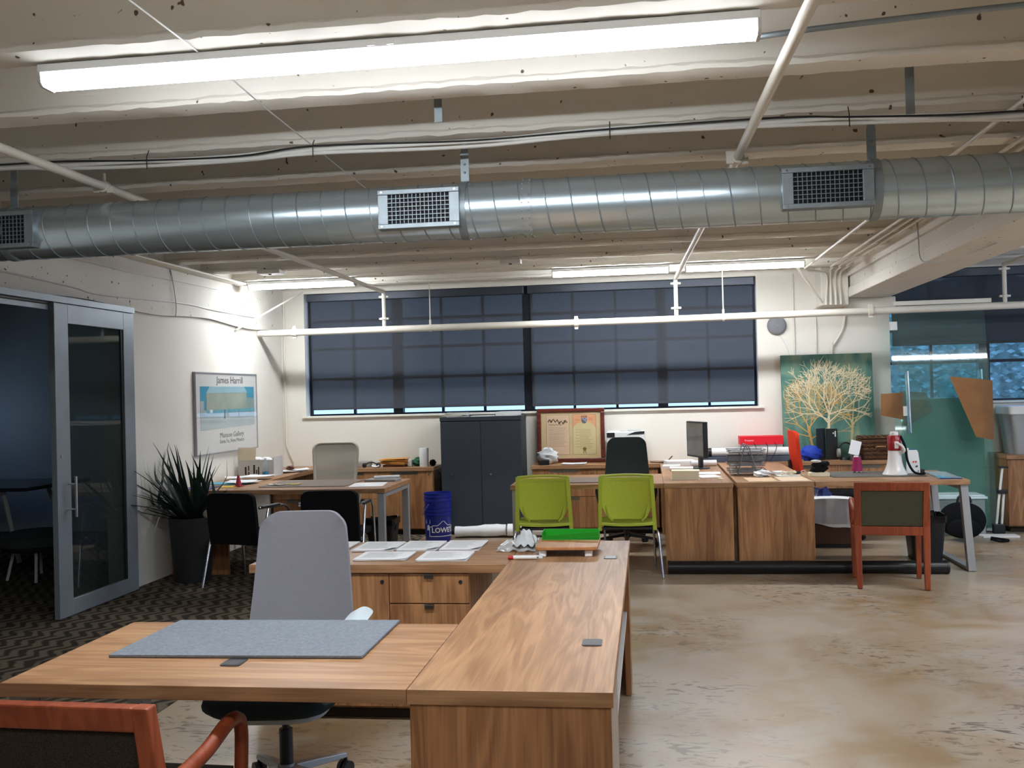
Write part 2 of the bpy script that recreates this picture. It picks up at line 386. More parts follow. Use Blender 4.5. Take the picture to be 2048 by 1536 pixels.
# longitudinal concrete beam beside the second window, with board-marked face
bm_ = MB()
zs = [2.44, 2.545, 2.66, 2.80, ZC]; offs = [0.0, 0.018, -0.010, 0.012]
for i in range(4): bm_.box(2.12+offs[i], 2.57, YB, D, zs[i], zs[i+1])
struct(bm_.build('beam', ceil_p, bevel=0.008))
struct(MB().box(1.84, 2.12, 10.62, D, 2.36, ZC).box(2.12, 2.62, 10.75, D, 2.33, 2.44).build('beam_bracket', wall_p, bevel=0.01))
# walls
def wall_with_holes(name, axis, p0, p1, a0, a1, z0, z1, holes, m):
    b = MB(); xs = a0
    def bx(s0, s1, q0, q1):
        if s1-s0 < 1e-4 or q1-q0 < 1e-4: return
        if axis == 'y': b.box(s0, s1, p0, p1, q0, q1)
        else: b.box(p0, p1, s0, s1, q0, q1)
    for h0, h1, hz0, hz1 in holes:
        bx(xs, h0, z0, z1); bx(h0, h1, z0, hz0); bx(h0, h1, hz1, z1); xs = h1
    bx(xs, a1, z0, z1)
    return struct(b.build(name, m))
W1 = (-3.92, 1.21, 1.315, 2.735); W2 = (2.595, 7.2, 1.315, 2.735)
wall_with_holes('wall_back', 'y', D, D+0.25, -8.5, XR+0.2, 0, ZC, [W1, W2], wall_p)
wall_with_holes('wall_left', 'x', XL-0.15, XL, YB, D, 0, ZC, [(4.3, 7.42, 0.0, 2.25)], wall_p)
wall_with_holes('wall_right', 'x', XR, XR+0.2, YB, D, 0, ZC, [(0.8, 9.8, 0.9, 2.7)], wall_p)
struct(MB().box(-8.5, XR+0.2, YB-0.2, YB, 0, ZC).build('wall_front', wall_p))
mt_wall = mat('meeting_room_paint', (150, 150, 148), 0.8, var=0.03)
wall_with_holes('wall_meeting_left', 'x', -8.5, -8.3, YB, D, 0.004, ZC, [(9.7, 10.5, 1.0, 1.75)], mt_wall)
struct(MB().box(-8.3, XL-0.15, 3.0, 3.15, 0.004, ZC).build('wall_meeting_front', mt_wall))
# rough concrete edge beam on the left wall above the door
eb = MB()
def edge_pt(u, v):
    y = 3.2+u*(D-0.02-3.2); z = 2.30+0.02*math.sin(y*3)+v*(ZC-2.30)
    return (XL+0.016+0.004*math.sin(y*9+z*20)+random.uniform(0, 0.004), y, z)
eb.grid(edge_pt, 60, 10, thick=-0.012)
struct(eb.build('trim_1', ceil_p, smooth=60))
# windows: steel frames with separate panes
frame_m = mat('window_steel', (30, 34, 44), 0.45, 0.3, var=0.05)
ZH = [1.315, 1.74, 2.09, 2.42, 2.735]
def window(name, x0, x1, thin, thick):
    b = MB(); Y0, Y1 = D+0.14, D+0.18
    b.box(x0, x1, Y0, Y1, 1.315, 1.335).box(x0, x1, Y0, Y1, 2.715, 2.735).box(x0, x0+0.03, Y0, Y1, 1.335, 2.715).box(x1-0.03, x1, Y0, Y1, 1.335, 2.715)
    root = struct(b.build(name, frame_m))
    cuts = [x0+0.015]+sorted(thin+thick)+[x1-0.015]
    for x in thin: MB().box(x-0.014, x+0.014, Y0, Y1, 1.335, 2.715).build('mullion', frame_m, root)
    for x in thick: MB().box(x-0.055, x+0.055, Y0-0.04, Y1+0.02, 1.335, 2.715).build('mullion', frame_m, root)
    for z in ZH[1:-1]: MB().box(x0+0.03, x1-0.03, Y0+0.005, Y1-0.005, z-0.016, z+0.016).build('glazing_bar', frame_m, root)
    for i in range(len(cuts)-1):
        for j in range(4):
            MB().box(cuts[i]+0.012, cuts[i+1]-0.012, D+0.157, D+0.161, ZH[j]+0.015, ZH[j+1]-0.015).build('pane', clear_gl, root)
    return root
window('window_1', W1[0], W1[1], [-3.38, -2.33, -1.84, -0.81, -0.33, 0.69], [-2.85, -1.32, 0.18])
window('window_2', W2[0], W2[1], [3.05, 4.10, 4.60, 5.63, 6.13, 6.65], [3.58, 5.12])
b = MB().box(XR+0.08, XR+0.12, 0.8, 9.8, 0.9, 0.96).box(XR+0.08, XR+0.12, 0.8, 9.8, 2.64, 2.7)
for y in (0.83, 2.6, 4.4, 6.2, 8.0, 9.77): b.box(XR+0.08, XR+0.12, y-0.03, y+0.03, 0.96, 2.64)
struct(b.build('window_3', frame_m))
b = MB().box(-8.42, -8.38, 9.7, 10.5, 1.0, 1.04).box(-8.42, -8.38, 9.7, 10.5, 1.71, 1.75)
for y in (9.73, 10.1, 10.47): b.box(-8.42, -8.38, y-0.02, y+0.02, 1.04, 1.71)
struct(b.build('window_4', frame_m))
struct(MB().box(W1[0]-0.04, W1[1]+0.05, D-0.035, D+0.13, 1.292, 1.3149).build('trim_2', wall_p, bevel=0.004))
struct(MB().box(W2[0], W2[1], D-0.03, D+0.13, 1.292, 1.3149).build('trim_3', wall_p, bevel=0.004))
# left sliding door
alu = mat('door_aluminium', (150, 158, 166), 0.42, 0.45, var=0.05)
dr = bpy.data.objects.new('door_1', None); COL.objects.link(dr); dr.location = (-4.15, 6.41, 0.012); struct(dr)
T = 0.022
MB().box(-T, T, 0, 0.165, 0, 2.24).build('stile', alu, dr, bevel=0.003)
MB().box(-T, T, 0.925, 1.08, 0, 2.24).build('stile', alu, dr, bevel=0.003)
MB().box(-T, T, 0.165, 0.925, 2.10, 2.24).build('top_rail', alu, dr, bevel=0.003)
MB().box(-T, T, 0.165, 0.925, 0, 0.115).build('bottom_rail', alu, dr, bevel=0.003)
MB().box(-0.005, 0.005, 0.165, 0.925, 0.115, 2.10).build('pane', door_gl, dr)
MB().box(0.004, 0.014, 0.895, 0.925, 0.115, 2.10).box(0.004, 0.014, 0.165, 0.178, 0.115, 2.10).build('gasket', black_pl, dr)
for s in (1, -1):
    b = MB().cyl((s*0.085, 0.125, 0.71), (s*0.085, 0.125, 1.0), 0.0095, n=12)
    for z in (0.765, 0.945): b.cyl((s*T, 0.125, z), (s*0.085, 0.125, z), 0.007, n=8)
    b.build('handle', chrome, dr, smooth=40)
MB().cyl((T, 0.055, 1.15), (T+0.004, 0.055, 1.15), 0.014).build('lock', silver, dr, smooth=40)
b = MB().box(-4.19, -4.12, 4.3, 7.5, 2.256, 2.30).box(-4.19, -4.165, 4.3, 6.4, 2.2, 2.235)
struct(b.build('trim_4', alu))
# outside
grd = mat('pavement', (150, 150, 150), 0.9, var=0.1, scale=0.5)
struct(MB().box(-60, 60, D+0.3, 120, -0.8, -0.6).build('ground', grd))
leaf_m = mat('hedge_leaf', (176, 196, 184), 0.8, var=0.4, scale=3)
hb = MB(); rs = random.Random(3)
for i in range(9000):
    x = rs.uniform(5.6, 16); zt = 4.6+0.7*math.sin(x*0.9)+0.5*math.sin(x*2.3); z = -0.5+rs.random()**0.8*zt; y = 27+rs.uniform(-0.7, 0.7)
    a = rs.uniform(0, PI); e = rs.uniform(-1, 1); s = rs.uniform(0.06, 0.15)
    m_ = Matrix.Rotation(a, 3, 'Z') @ Matrix.Rotation(e, 3, 'X')
    k = len(hb.v)
    for px, pz in ((-s, 0), (0, -s*0.5), (s, 0), (0, s*0.5)): hb.v.append(tuple(Vector((x, y, z))+m_ @ Vector((px, 0, pz))))
    hb.f.append((k, k+1, k+2, k+3))
hb.box(5.6, 16, 27.2, 27.8, -0.6, 4.2)
h = tag(hb.build('hedge', leaf_m, fix=False), 'leafy dark hedge outside beyond the far windows', 'hedge'); h['kind'] = 'stuff'

# ------------------------------------------------------------------ roller shades
shade_m = sheer('shade_cloth', (72, 75, 82), 0.15)
fascia_m = mat('shade_fascia', (70, 76, 86), 0.35, 0.3, var=0.05)
def roller(label, x0, x1, zb):
    t = thing('roller_shade', label, 'blind', ((x0+x1)/2, D+0.05, 2.735), 0, 'dark roller shades on the window wall'); w = (x1-x0)/2
    MB().box(-w, w, -0.045, 0.045, -0.092, -0.003).build('fascia', fascia_m, t, bevel=0.008)
    MB().box(-w+0.025, w-0.025, 0.012, 0.0135, zb-2.735, -0.09).build('cloth', shade_m, t)
    MB().box(-w+0.025, w-0.025, 0.006, 0.020, zb-2.757, zb-2.735).build('bottom_bar', mat('shade_hem', (62, 63, 68), 0.7), t, bevel=0.004)
roller('dark grey roller shade over the left half of the long window', -3.885, -1.345, 1.405)
roller('dark grey roller shade over the right half of the long window', -1.305, 1.195, 1.39)
roller('dark shade half lowered behind the leaning glass panels', 2.61, 5.10, 1.945)

# ------------------------------------------------------------------ ceiling services
# spiral duct
DY, DZ, DR = 4.65, 2.412, 0.134
du = thing('spiral_duct', 'long galvanised round spiral duct hanging under the ceiling', 'duct', (0, DY, DZ))
b = MB().tube([(x, 0, 0) for x in (XL+0.02, XR-0.02)], DR, 48)
b.build('duct_tube', galv, du, smooth=40)
b = MB(); pts = []
nn = int((XR-XL-0.2)/0.12*24)
for i in range(nn):
    x = XL+0.1+i*0.12/24; th = 2*PI*i/24
    pts.append((x, (DR+0.0005)*math.cos(th), (DR+0.0005)*math.sin(th)))
MB().tube(pts, 0.0032, 5).build('seam', galv2, du, smooth=60)
for x in (-0.56,):
    MB().tube([(x-0.001, 0, 0), (x+0.05, 0, 0)], DR+0.004, 48).build('coupling', galv, du, smooth=40)
    b = MB()
    for i in range(24):
        th = i*PI/12
        for dx in (0.008, 0.040): b.sphere((x+dx, (DR+0.004)*math.cos(th), (DR+0.004)*math.sin(th)), 0.0045, 6, 4)
    b.build('screws', galv2, du, smooth=60)
for x in (-0.84, 1.045, -3.2, 3.6):
    MB().tube([(x-0.019, 0, 0), (x+0.019, 0, 0)], DR+0.0055, 48).build('band', galv2, du, smooth=40)
    b = MB().box(x-0.017, x+0.017, -0.003, 0.003, DR+0.004, ZC-DZ); b.box(x-0.02, x+0.02, -0.006, 0.004, DR+0.01, DR+0.15)
    for zz in (0.05, 0.09): b.sphere((x, -0.008, DR+zz), 0.006, 6, 4)
    b.build('hanger_strap', galv2, du)
dark_in = mat('duct_inside', (20, 24, 34), 0.7)
def register(x0, x1):
    z0, z1 = -0.095, 0.088; f = -0.158; w = 0.048
    r_ = MB()
    r_.box(x0, x1, f, -0.085, z1-0.022, z1).box(x0, x1, f, -0.085, z0, z0+0.022)
    r_.box(x0, x0+w, f+0.004, -0.085, z0+0.022, z1-0.022).box(x1-w, x1, f+0.004, -0.085, z0+0.022, z1-0.022)
    g = r_.build('register_frame', galv2, du, bevel=0.002)
    q = MB()
    for xx in (x0+0.02, x1-0.02):
        for zz in (z0+0.011, z1-0.011): q.cyl((xx, f-0.003, zz), (xx, f, zz), 0.005, n=8)
    q.build('screws', chrome, g)
    q = MB(); nx = 15
    for i in range(1, nx): x = x0+w+(x1-x0-2*w)*i/nx; q.box(x-0.0014, x+0.0014, f+0.006, f+0.012, z0+0.022, z1-0.022)
    for i in range(1, 7): z = z0+0.022+(z1-z0-0.044)*i/7; q.box(x0+w, x1-w, f+0.003, f+0.0055, z-0.0014, z+0.0014)
    q.build('grille', galv2, g)
    q = MB()
    for i in range(5):
        z = z0+0.03+(z1-z0-0.06)*i/4; q.obox(((x0+x1)/2, f+0.03, z), (x1-x0-2*w, 0.022, 0.001), Matrix.Rotation(R(35), 3, 'X'))
    q.build('louvre', dark_metal, g)
    MB().box(x0+w, x1-w, -0.133-0.004, -0.085, z0+0.02, z1-0.02).build('throat', dark_in, g)
register(-1.235, -0.845); register(0.625, 1.02); register(-3.40, -3.00); register(2.5, 2.9)
# free hanging strap offcuts
tag(MB().box(-0.872, -0.838, 4.12, 4.124, 2.70, ZC).build('metal_strap', galv2), 'short steel strap end hanging between the joists left of the duct hanger', 'strap')
tag(MB().box(1.07, 1.105, 4.14, 4.144, 2.615, ZC).build('metal_strap', galv2), 'long loose steel strap hanging near the right end of the duct', 'strap')
# sprinkler pipes
sp = thing('sprinkler_main', 'white sprinkler main pipe running along the window wall', 'pipe', (0, 10.25, 2.245))
MB().tube([(XL+0.005, 0, 0), (0, 0, 0.0), (XR-0.01, 0, 0.045)], 0.036, 16).build('pipe', white_pipe, sp, smooth=40)
def coupling(x, z):
    b = MB().tube([(x-0.022, 0, z), (x+0.022, 0, z)], 0.048, 16); b.box(x-0.018, x+0.018, -0.014, 0.014, z+0.04, z+0.068).box(x-0.018, x+0.018, -0.014, 0.014, z-0.068, z-0.04)
    b.build('coupling', white_pipe, sp, smooth=40, bevel=0.002)
for x, z in ((-3.78, 0), (-0.71, 0), (2.25, 0.013), (4.6, 0.03)): coupling(x, z)
for x, zt in ((-2.775, 0.395), (0.325, 0.415), (3.53, 0.43)):
    b = MB().cyl((x, 0, 0.03), (x, 0, zt), 0.021, n=12)
    b.build('riser', white_pipe, sp, smooth=40)
    for zz in (0.115, zt-0.045):
        b = MB().cyl((x, 0, zz-0.012), (x, 0, zz+0.012), 0.034, n=16); b.box(x-0.052, x+0.052, -0.014, 0.014, zz-0.010, zz+0.010)
        b.build('flange', white_pipe, sp, smooth=40, bevel=0.003)
for x in (-2.27, 0.80):
    b = MB().cyl((x, 0, 0.03), (x, 0, 0.493), 0.006, n=8).cyl((x, 0, 0.035), (x, 0, 0.085), 0.012, n=8); b.tube([(x-0.012, 0, 0), (x+0.012, 0, 0)], 0.040, 16)
    b.build('hanger_rod', white_pipe, sp, smooth=40)
def branch(label, p0, p1, clamps, via=()):
    t = thing('sprinkler_branch', label, 'pipe', p0, 0, 'ceiling sprinkler branch pipes'); v = Vector(p1)-Vector(p0)
    MB().tube([(0, 0, 0)]+[tuple(Vector(q)-Vector(p0)) for q in via]+[tuple(v)], 0.0215, 14).build('pipe', white_pipe, t, smooth=40)
    for y in clamps:
        c = (v if not via else Vector(via[-1])-Vector(p0))*((y-p0[1])/((p1 if not via else via[-1])[1]-p0[1])); d = v.normalized()*0.02
        b = MB().tube([tuple(c-d), tuple(c+d)], 0.031, 14); b.box(c.x-0.055, c.x-0.02, c.y-0.012, c.y+0.012, c.z-0.03, c.z+0.03).box(c.x+0.02, c.x+0.05, c.y-0.012, c.y+0.012, c.z-0.035, c.z-0.005)
        b.cyl((c.x, c.y, c.z+0.02), (c.x, c.y, c.z+0.07), 0.008, n=8)
        b.build('clamp', white_pipe, t, smooth=40)
branch('white branch pipe crossing the ceiling on the left', (-2.69, YB+0.1, 2.64), (-2.775, 10.25, 2.65), (4.72,))
branch('white branch pipe crossing the ceiling on the right', (0.62, YB+0.1, 2.642), (0.325, 10.25, 2.665), (4.86,), ((0.505, 2.9, 2.642), (0.468, 4.86, 2.645)))
branch('white branch pipe beyond the big concrete beam', (3.53, 7.1, 2.66), (3.53, 10.25, 2.675), ())
tag(MB().cyl((XL+0.02, 9.63, 2.25), (-3.84, 10.70, 2.735), 0.011, n=8).build('pipe_brace', white_pipe, smooth=40), 'thin white diagonal brace from left wall to ceiling', 'brace')
tag(MB().cyl((1.835, 10.6, 2.40), (1.56, 10.32, 2.735), 0.014, n=8).build('pipe_brace', white_pipe, smooth=40), 'white diagonal brace by the concrete beam bracket', 'brace')
# lamps
def lamp(label, x0, x1, y, group, lens=None, side=None):
    t = thing('strip_light', label, 'light', ((x0+x1)/2, y, 2.735), 0, group); w = (x1-x0)/2
    MB().box(-w, w, -0.053, 0.053, -0.030, -0.001).build('housing', white_pl, t, bevel=0.004)
    pr = [(-0.050, -0.031), (-0.046, -0.060), (-0.032, -0.074), (0.032, -0.074), (0.046, -0.060), (0.050, -0.031)]
    ln_ = MB().prism(pr, 0, -w+0.012, w-0.012).build('lens', lens or tube_m, t); ln_.data.materials.append(side or tube_side)
    for pg in ln_.data.polygons:
        if pg.normal.z > -0.55: pg.material_index = 1
    for s in (-1, 1): MB().prism([(-0.054, -0.030), (-0.049, -0.063), (-0.034, -0.077), (0.034, -0.077), (0.049, -0.063), (0.054, -0.030)], 0, s*w-0.012*(s > 0)+0.0*(s < 0), s*w+0.012*(s < 0)).build('end_cap', off_pl, t)
    return t
near_lamp = lamp('long lit strip light nearest the camera under the ceiling joist', -2.105, 0.395, 3.25, 'lit strip lights')
for x_ in (-0.045, 0.022): MB().box(x_, x_+0.024, -0.058, -0.053, -0.026, -0.012).build('clip', white_pl, near_lamp)
lamp('lit strip light in the far left corner above the poster', -4.03, -2.90, 9.645, 'lit strip lights', tube4_m, tube4_side)
lamp('lit strip light above the middle of the long window', -0.895, 0.25, 9.645, 'lit strip lights', tube4_m, tube4_side)
lamp('lit strip light above the right end of the long window', 0.40, 1.525, 9.645, 'lit strip lights', tube4_m, tube4_side)
lamp('unseen lit strip light to the right of the concrete beam', 2.7, 5.2, 3.25, 'lit strip lights', tube4_m, tube4_side)  # out of view, boosted to lighten the far desk fronts
lamp('unseen fill strip light added beyond the concrete beam near the right desks', 2.7, 5.2, 6.6, 'lit strip lights', tube4_m, tube4_side)  # added where the beam hides it, to brighten floor and desk fronts
lamp('unseen fill strip light added high above the nearest cherry armchair', -2.1, 0.4, 1.085, 'lit strip lights', tube_dim, tube_dim_side)  # added above the frame to light the nearest joist face
lamp('unseen lit strip light behind the camera on the right', 2.9, 5.4, -0.32, 'lit strip lights', tube_dim, tube_dim_side)  # unseen, kept weak so the near desk fronts stay dark
# cables, conduits
CB = [(-4.1, 4.45, 2.705), (-3.14, 4.45, 2.70), (-2.79, 4.45, 2.69), (-2.35, 4.45, 2.68), (-1.89, 4.45, 2.67), (-1.52, 4.45, 2.69), (-0.78, 4.45, 2.68), (-0.13, 4.45, 2.69), (0.61, 4.45, 2.688), (0.91, 4.45, 2.682), (1.33, 4.45, 2.66), (1.63, 4.45, 2.652), (2.1, 4.45, 2.652)]
def smooth_path(pts, n=6):
    out = []; P = [Vector(p) for p in pts]
    for i in range(len(P)-1):
        p0, p1, p2, p3 = P[max(i-1, 0)], P[i], P[i+1], P[min(i+2, len(P)-1)]
        for k in range(n):
            t = k/n; out.append(0.5*((2*p1)+(p2-p0)*t+(2*p0-5*p1+4*p2-p3)*t*t+(3*p1-p0-3*p2+p3)*t**3))
    out.append(P[-1]); return out
cab = thing('cable_bundle', 'sagging white and black cable bundle tied along the joist', 'cable', (0, 0, 0))
for dz, dy, m, r in ((0.010, 0, white_pl, 0.011), (-0.004, 0.004, white_pl, 0.009), (0.024, 0.008, white_pl, 0.009), (0.020, -0.012, black_pl, 0.0045)):
    pp = smooth_path([(x, y+dy, z+dz+0.006*math.sin(i*2.1+dz*200)) for i, (x, y, z) in enumerate(CB)])
    MB().tube(pp, r, 7).build('cable', m, cab, smooth=60)
for x, y, z in CB[1::2]:
    MB().cyl((x-0.003, y-0.022, z+0.03), (x-0.003, y-0.022, z-0.03), 0.0025, n=6).cyl((x-0.003, y-0.022, z+0.03), (x-0.003, y, 2.745), 0.0025, n=6).build('cable_tie', black_pl, cab)
def cable(name, label, pts, r, m, cat='cable', n=6):
    return tag(MB().tube(smooth_path(pts, n), r, 7).build(name, m, smooth=60), label, cat)
cable('wall_cable', 'white cable sagging along the left wall above the door', [(-4.165, 4.6, 2.42), (-4.165, 5.92, 2.41), (-4.165, 6.70, 2.39), (-4.165, 7.10, 2.37), (-4.165, 8.42, 2.42), (-4.165, 9.04, 2.41), (-4.165, 10.08, 2.41)], 0.006, off_pl)
cable('wall_cable', 'thin upper cable along the left concrete beam', [(-4.168, 4.6, 2.60), (-4.168, 6.78, 2.60), (-4.168, 7.56, 2.595), (-4.168, 8.24, 2.61), (-4.168, 9.16, 2.62)], 0.004, off_pl)
cable('hanging_cord', 'loose cord dangling down the left concrete beam', [(-4.16, 8.20, 2.72), (-4.155, 8.26, 2.52), (-4.155, 8.29, 2.37), (-4.15, 8.26, 2.29)], 0.005, off_pl)
cable('ceiling_wire', 'thin bare wire strung across the joists above the long lamp', [(-1.51, 1.0, 2.735), (-1.50, 3.14, 2.733), (-1.53, 3.87, 2.733), (-1.58, 5.63, 2.733)], 0.003, off_pl, n=2)
for i in range(4):
    tag(MB().tube(smooth_path([(-4.15+i*0.034, 5.0, 2.715), (-4.15+i*0.034, 9.3, 2.715), (-4.13+i*0.025, 9.50, 2.715)], 4), 0.0115, 8).build('conduit', white_pipe, smooth=60), ('outermost', 'second', 'third', 'innermost')[i]+' white conduit in the bundle along the left wall and ceiling', 'conduit', 'left wall conduit bundle')
for i, (x0, x1) in enumerate(((1.62, 1.62), (1.86, 1.86), (1.93, 1.93), (2.0, 2.0))):
    tag(MB().tube(smooth_path([(x0, 3.0, 2.715), (x1, 9.4, 2.715), (x1+0.03, 10.3-0.05*i, 2.71), (1.885+i*0.05, 10.585, 2.68), (1.885+i*0.05, 10.59, 2.42), (1.885+i*0.05, 10.59, 2.365)], 6), 0.0115, 8).build('conduit', white_pipe, smooth=60), ('leftmost', 'second', 'third', 'nearest')[i]+' white conduit running beside the big concrete beam', 'conduit', 'beam side conduits')
cable('wall_conduit', 'bent conduit dropping to the tree painting', [(2.13, 10.925, 2.36), (2.13, 10.925, 2.25), (2.10, 10.925, 2.11), (2.01, 10.925, 1.96), (1.99, 10.925, 1.88), (1.99, 10.925, 0.80)], 0.014, white_pipe, 'conduit')
cable('wall_conduit', 'straight thin conduit down the wall behind the tree painting', [(1.60, 10.935, 2.74), (1.60, 10.935, 1.9), (1.60, 10.935, 0.80)], 0.009, white_pipe, 'conduit')
cable('wall_conduit', 'conduit between the round speaker and concrete beam', [(1.83, 10.935, 2.36), (1.83, 10.935, 2.26), (1.83, 10.935, 1.9), (1.83, 10.935, 0.80)], 0.009, white_pipe, 'conduit')
cable('wall_conduit', 'white conduit down the far left room corner', [(-4.16, 10.93, 2.7), (-4.16, 10.93, 1.5), (-4.16, 10.93, 1.05), (-4.14, 10.92, 0.95), (-4.08, 10.92, 0.80)], 0.012, white_pipe, 'conduit')
cable('beam_cord', 'loose grey cord looped over the concrete beam face', [(2.10, 7.95, 2.9), (2.105, 7.93, 2.78), (2.105, 7.90, 2.63), (2.10, 7.82, 2.46), (2.15, 7.6, 2.415), (2.25, 7.2, 2.418), (2.30, 6.8, 2.43)], 0.005, off_pl)
cable('flexible_conduit', 'flexible metal conduit feeding the long strip light', [(0.20, 3.40, 2.72), (0.30, 3.42, 2.715), (0.6, 3.36, 2.715), (1.2, 3.30, 2.72), (1.58, 3.30, 2.72)], 0.010, galv2, 'conduit')
def ceil_box(label, x, y, w, dpt, m=white_pl):
    t = thing('ceiling_unit', label, 'sensor box', (x, y, 2.737)); MB().box(-w/2, w/2, -dpt/2, dpt/2, -0.04, 0).build('housing', m, t, bevel=0.006)
    MB().cyl((0, -dpt*0.2, -0.047), (0, -dpt*0.2, -0.04), 0.014, n=12).build('lamp_dot', ink, t)
ceil_box('small white box on the joist over the window middle', -1.19, 8.80, 0.19, 0.12)
ceil_box('white access unit on the ceiling near the left branch pipe', -3.46, 8.80, 0.22, 0.16)
spk = thing('wall_speaker', 'grey round speaker on the wall beside the long window', 'speaker', (1.42, D, 2.185))
MB().lathe([(0.001, 0.055), (0.075, 0.052), (0.098, 0.035), (0.104, 0.01), (0.100, 0.001)], (0, 0, 0), 32).xf(Matrix.Rotation(R(90), 4, 'X')).build('grille', mat('speaker_cloth', (132, 132, 138), 0.9, var=0.1, scale=200), spk, smooth=50)
MB().sphere((0.0, -0.056, 0.0), 0.003, 8, 6).build('lamp_dot', white_pl, spk)
MB().tube([(0.03, -0.02, -0.10), (0.08, -0.01, -0.2), (0.13, -0.008, -0.33)], 0.004, 6).build('cord', white_pl, spk)
tag(MB().box(2.47, 3.40, 10.235, 10.265, 2.302, 2.345).build('pipe_channel', white_pipe, bevel=0.003), 'white channel strip resting on the sprinkler main before the right window', 'channel')
# ================================================================== desks
handle_m = mat('pull_metal', (128, 124, 118), 0.35, 0.8, var=0.05)
gap_m = mat('gap_shadow_board', (40, 30, 24), 0.8)
def leg_table(label, x0, x1, y0, y1, sides, grain, group=None, splay=0.0):
    t = thing('table_desk', label, 'desk', ((x0+x1)/2, (y0+y1)/2, 0.0), 0, group); w, d = (x1-x0)/2, (y1-y0)/2
    MB().box(-w, w, -d, d, 0.70, 0.74).build('tabletop', grain, t, bevel=0.002)
    L = 0.058
    for s in sides:
        for q in (-1, 1):
            xb = s*(w-0.012+splay); xt = s*(w-0.012)
            b = MB(); k = 0
            xi = lambda x: x-s*L
            ys = (q*(d-0.02), q*(d-0.02)-q*L)
            v = [(xt, ys[0], 0.70), (xi(xt), ys[0], 0.70), (xi(xt), ys[1], 0.70), (xt, ys[1], 0.70), (xb, ys[0], 0.004), (xi(xb), ys[0], 0.004), (xi(xb), ys[1], 0.004), (xb, ys[1], 0.004)]
            b.v = v; b.f = [(0, 1, 2, 3), (7, 6, 5, 4), (0, 4, 5, 1), (1, 5, 6, 2), (2, 6, 7, 3), (3, 7, 4, 0)]
            b.build('leg', silver, t, bevel=0.003)
        xb = s*(w-0.012+splay)
        MB().box(min(xb, xb-s*L), max(xb, xb-s*L), -d+0.08, d-0.08, 0.004, 0.03).build('foot_rail', silver, t, bevel=0.002)
        xt = s*(w-0.012); MB().box(min(xt, xt-s*L), max(xt, xt-s*L), -d+0.08, d-0.08, 0.66, 0.6995).build('top_rail', silver, t, bevel=0.002)
    return t
def slab_desk(label, x0, x1, y0, y1, near_box, far_box, side_m=None):
    t = thing('slab_desk', label, 'desk', ((x0+x1)/2, (y0+y1)/2, 0.0)); w, d = (x1-x0)/2, (y1-y0)/2
    MB().box(-w, w, -d, d, 0.70, 0.74).build('desktop', wood_y, t, bevel=0.002)
    MB().box(-w, w, -d-0.0012, -d-0.0001, 0.7003, 0.7397).build('edge_band', wood_x, t)
    MB().box(-w+0.006, w-0.006, -d+0.004, -d+0.034, 0.004, 0.6985).build('end_panel', wood_z, t, bevel=0.002)
    sm = side_m or wood_z
    if near_box: MB().box(-w+0.02, w-0.008, -d+0.034, -d+0.034+near_box, 0.03, 0.6985).build('pedestal', sm, t, bevel=0.002)
    if far_box:
        MB().box(w-0.034, w-0.006, d-far_box, d-0.03, 0.004, 0.6985).box(-w+0.006, w-0.006, d-0.03, d-0.004, 0.004, 0.6985).build('end_panel', wood_z, t, bevel=0.002)
    return t
def grommet(parent, x, y, m=None, w=0.062, d=0.082):
    g = MB().prism(rrect(x-w/2, x+w/2, y-d/2, y+d/2, 0.012), 2, 0.7395, 0.7425).build('grommet', dark_metal, parent, smooth=30)
    MB().prism(rrect(x-w/2+0.006, x+w/2-0.006, y-d/2+0.006, y+d/2-0.006, 0.009), 2, 0.7405, 0.7432).build('cap', m or dark_metal, g, smooth=30)
def credenza(label, x0, x1, y0, y1, fronts, top=(None, None), tabs='clip', h=0.74):
    # fronts: list of (xa, xb, [z levels], [knob x or None])
    t = thing('credenza', label, 'cabinet', ((x0+x1)/2, (y0+y1)/2, 0.0)); w, d = (x1-x0)/2, (y1-y0)/2; cx = (x0+x1)/2
    tx0 = (top[0] if top[0] is not None else x0-0.01)-cx; tx1 = (top[1] if top[1] is not None else x1+0.01)-cx
    MB().box(tx0, tx1, -d-0.012, d, h-0.04, h).build('worktop', wood_x, t, bevel=0.002)
    MB().box(-w, w, -d+0.02, d-0.003, 0.06, h-0.0405).build('body', wood_z, t)
    MB().box(-w+0.03, w-0.03, -d+0.06, d-0.02, 0.004, 0.06).build('plinth', gap_m, t)
    for xa, xb, zz, knob in fronts:
        for i in range(len(zz)-1):
            f = MB().box(xa-cx+0.002, xb-cx-0.002, -d+0.0, -d+0.0195, zz[i]+0.0025, zz[i+1]-0.0025).build('drawer' if len(zz) > 2 else 'door', wood_z, t, bevel=0.0015)
            if tabs == 'clip' and len(zz) > 2:
                xm = (xa+xb)/2-cx
                MB().box(xm-0.022, xm+0.022, -d-0.022, -d+0.001, zz[i+1]-0.005, zz[i+1]-0.002).box(xm-0.022, xm+0.022, -d-0.004, -d+0.0, zz[i+1]-0.024, zz[i+1]-0.003).build('pull', handle_m, f)
            elif tabs == 'long':
                xm = (xa+xb)/2-cx; ww = (xb-xa)*0.23
                MB().box(xm-ww, xm+ww, -d-0.010, -d+0.001, zz[i+1]-0.006, zz[i+1]-0.002).box(xm-ww, xm+ww, -d-0.001, -d+0.0005, zz[i+1]-0.035, zz[i+1]-0.006).build('pull', handle_m, f)
            if knob is not None and i == len(zz)-2:
                MB().cyl((knob-cx, -d-0.004, zz[-1]-0.04), (knob-cx, -d+0.001, zz[-1]-0.04), 0.009, n=14).build('lock', dark_metal if tabs == 'clip' else chrome, f, smooth=40)
    return t
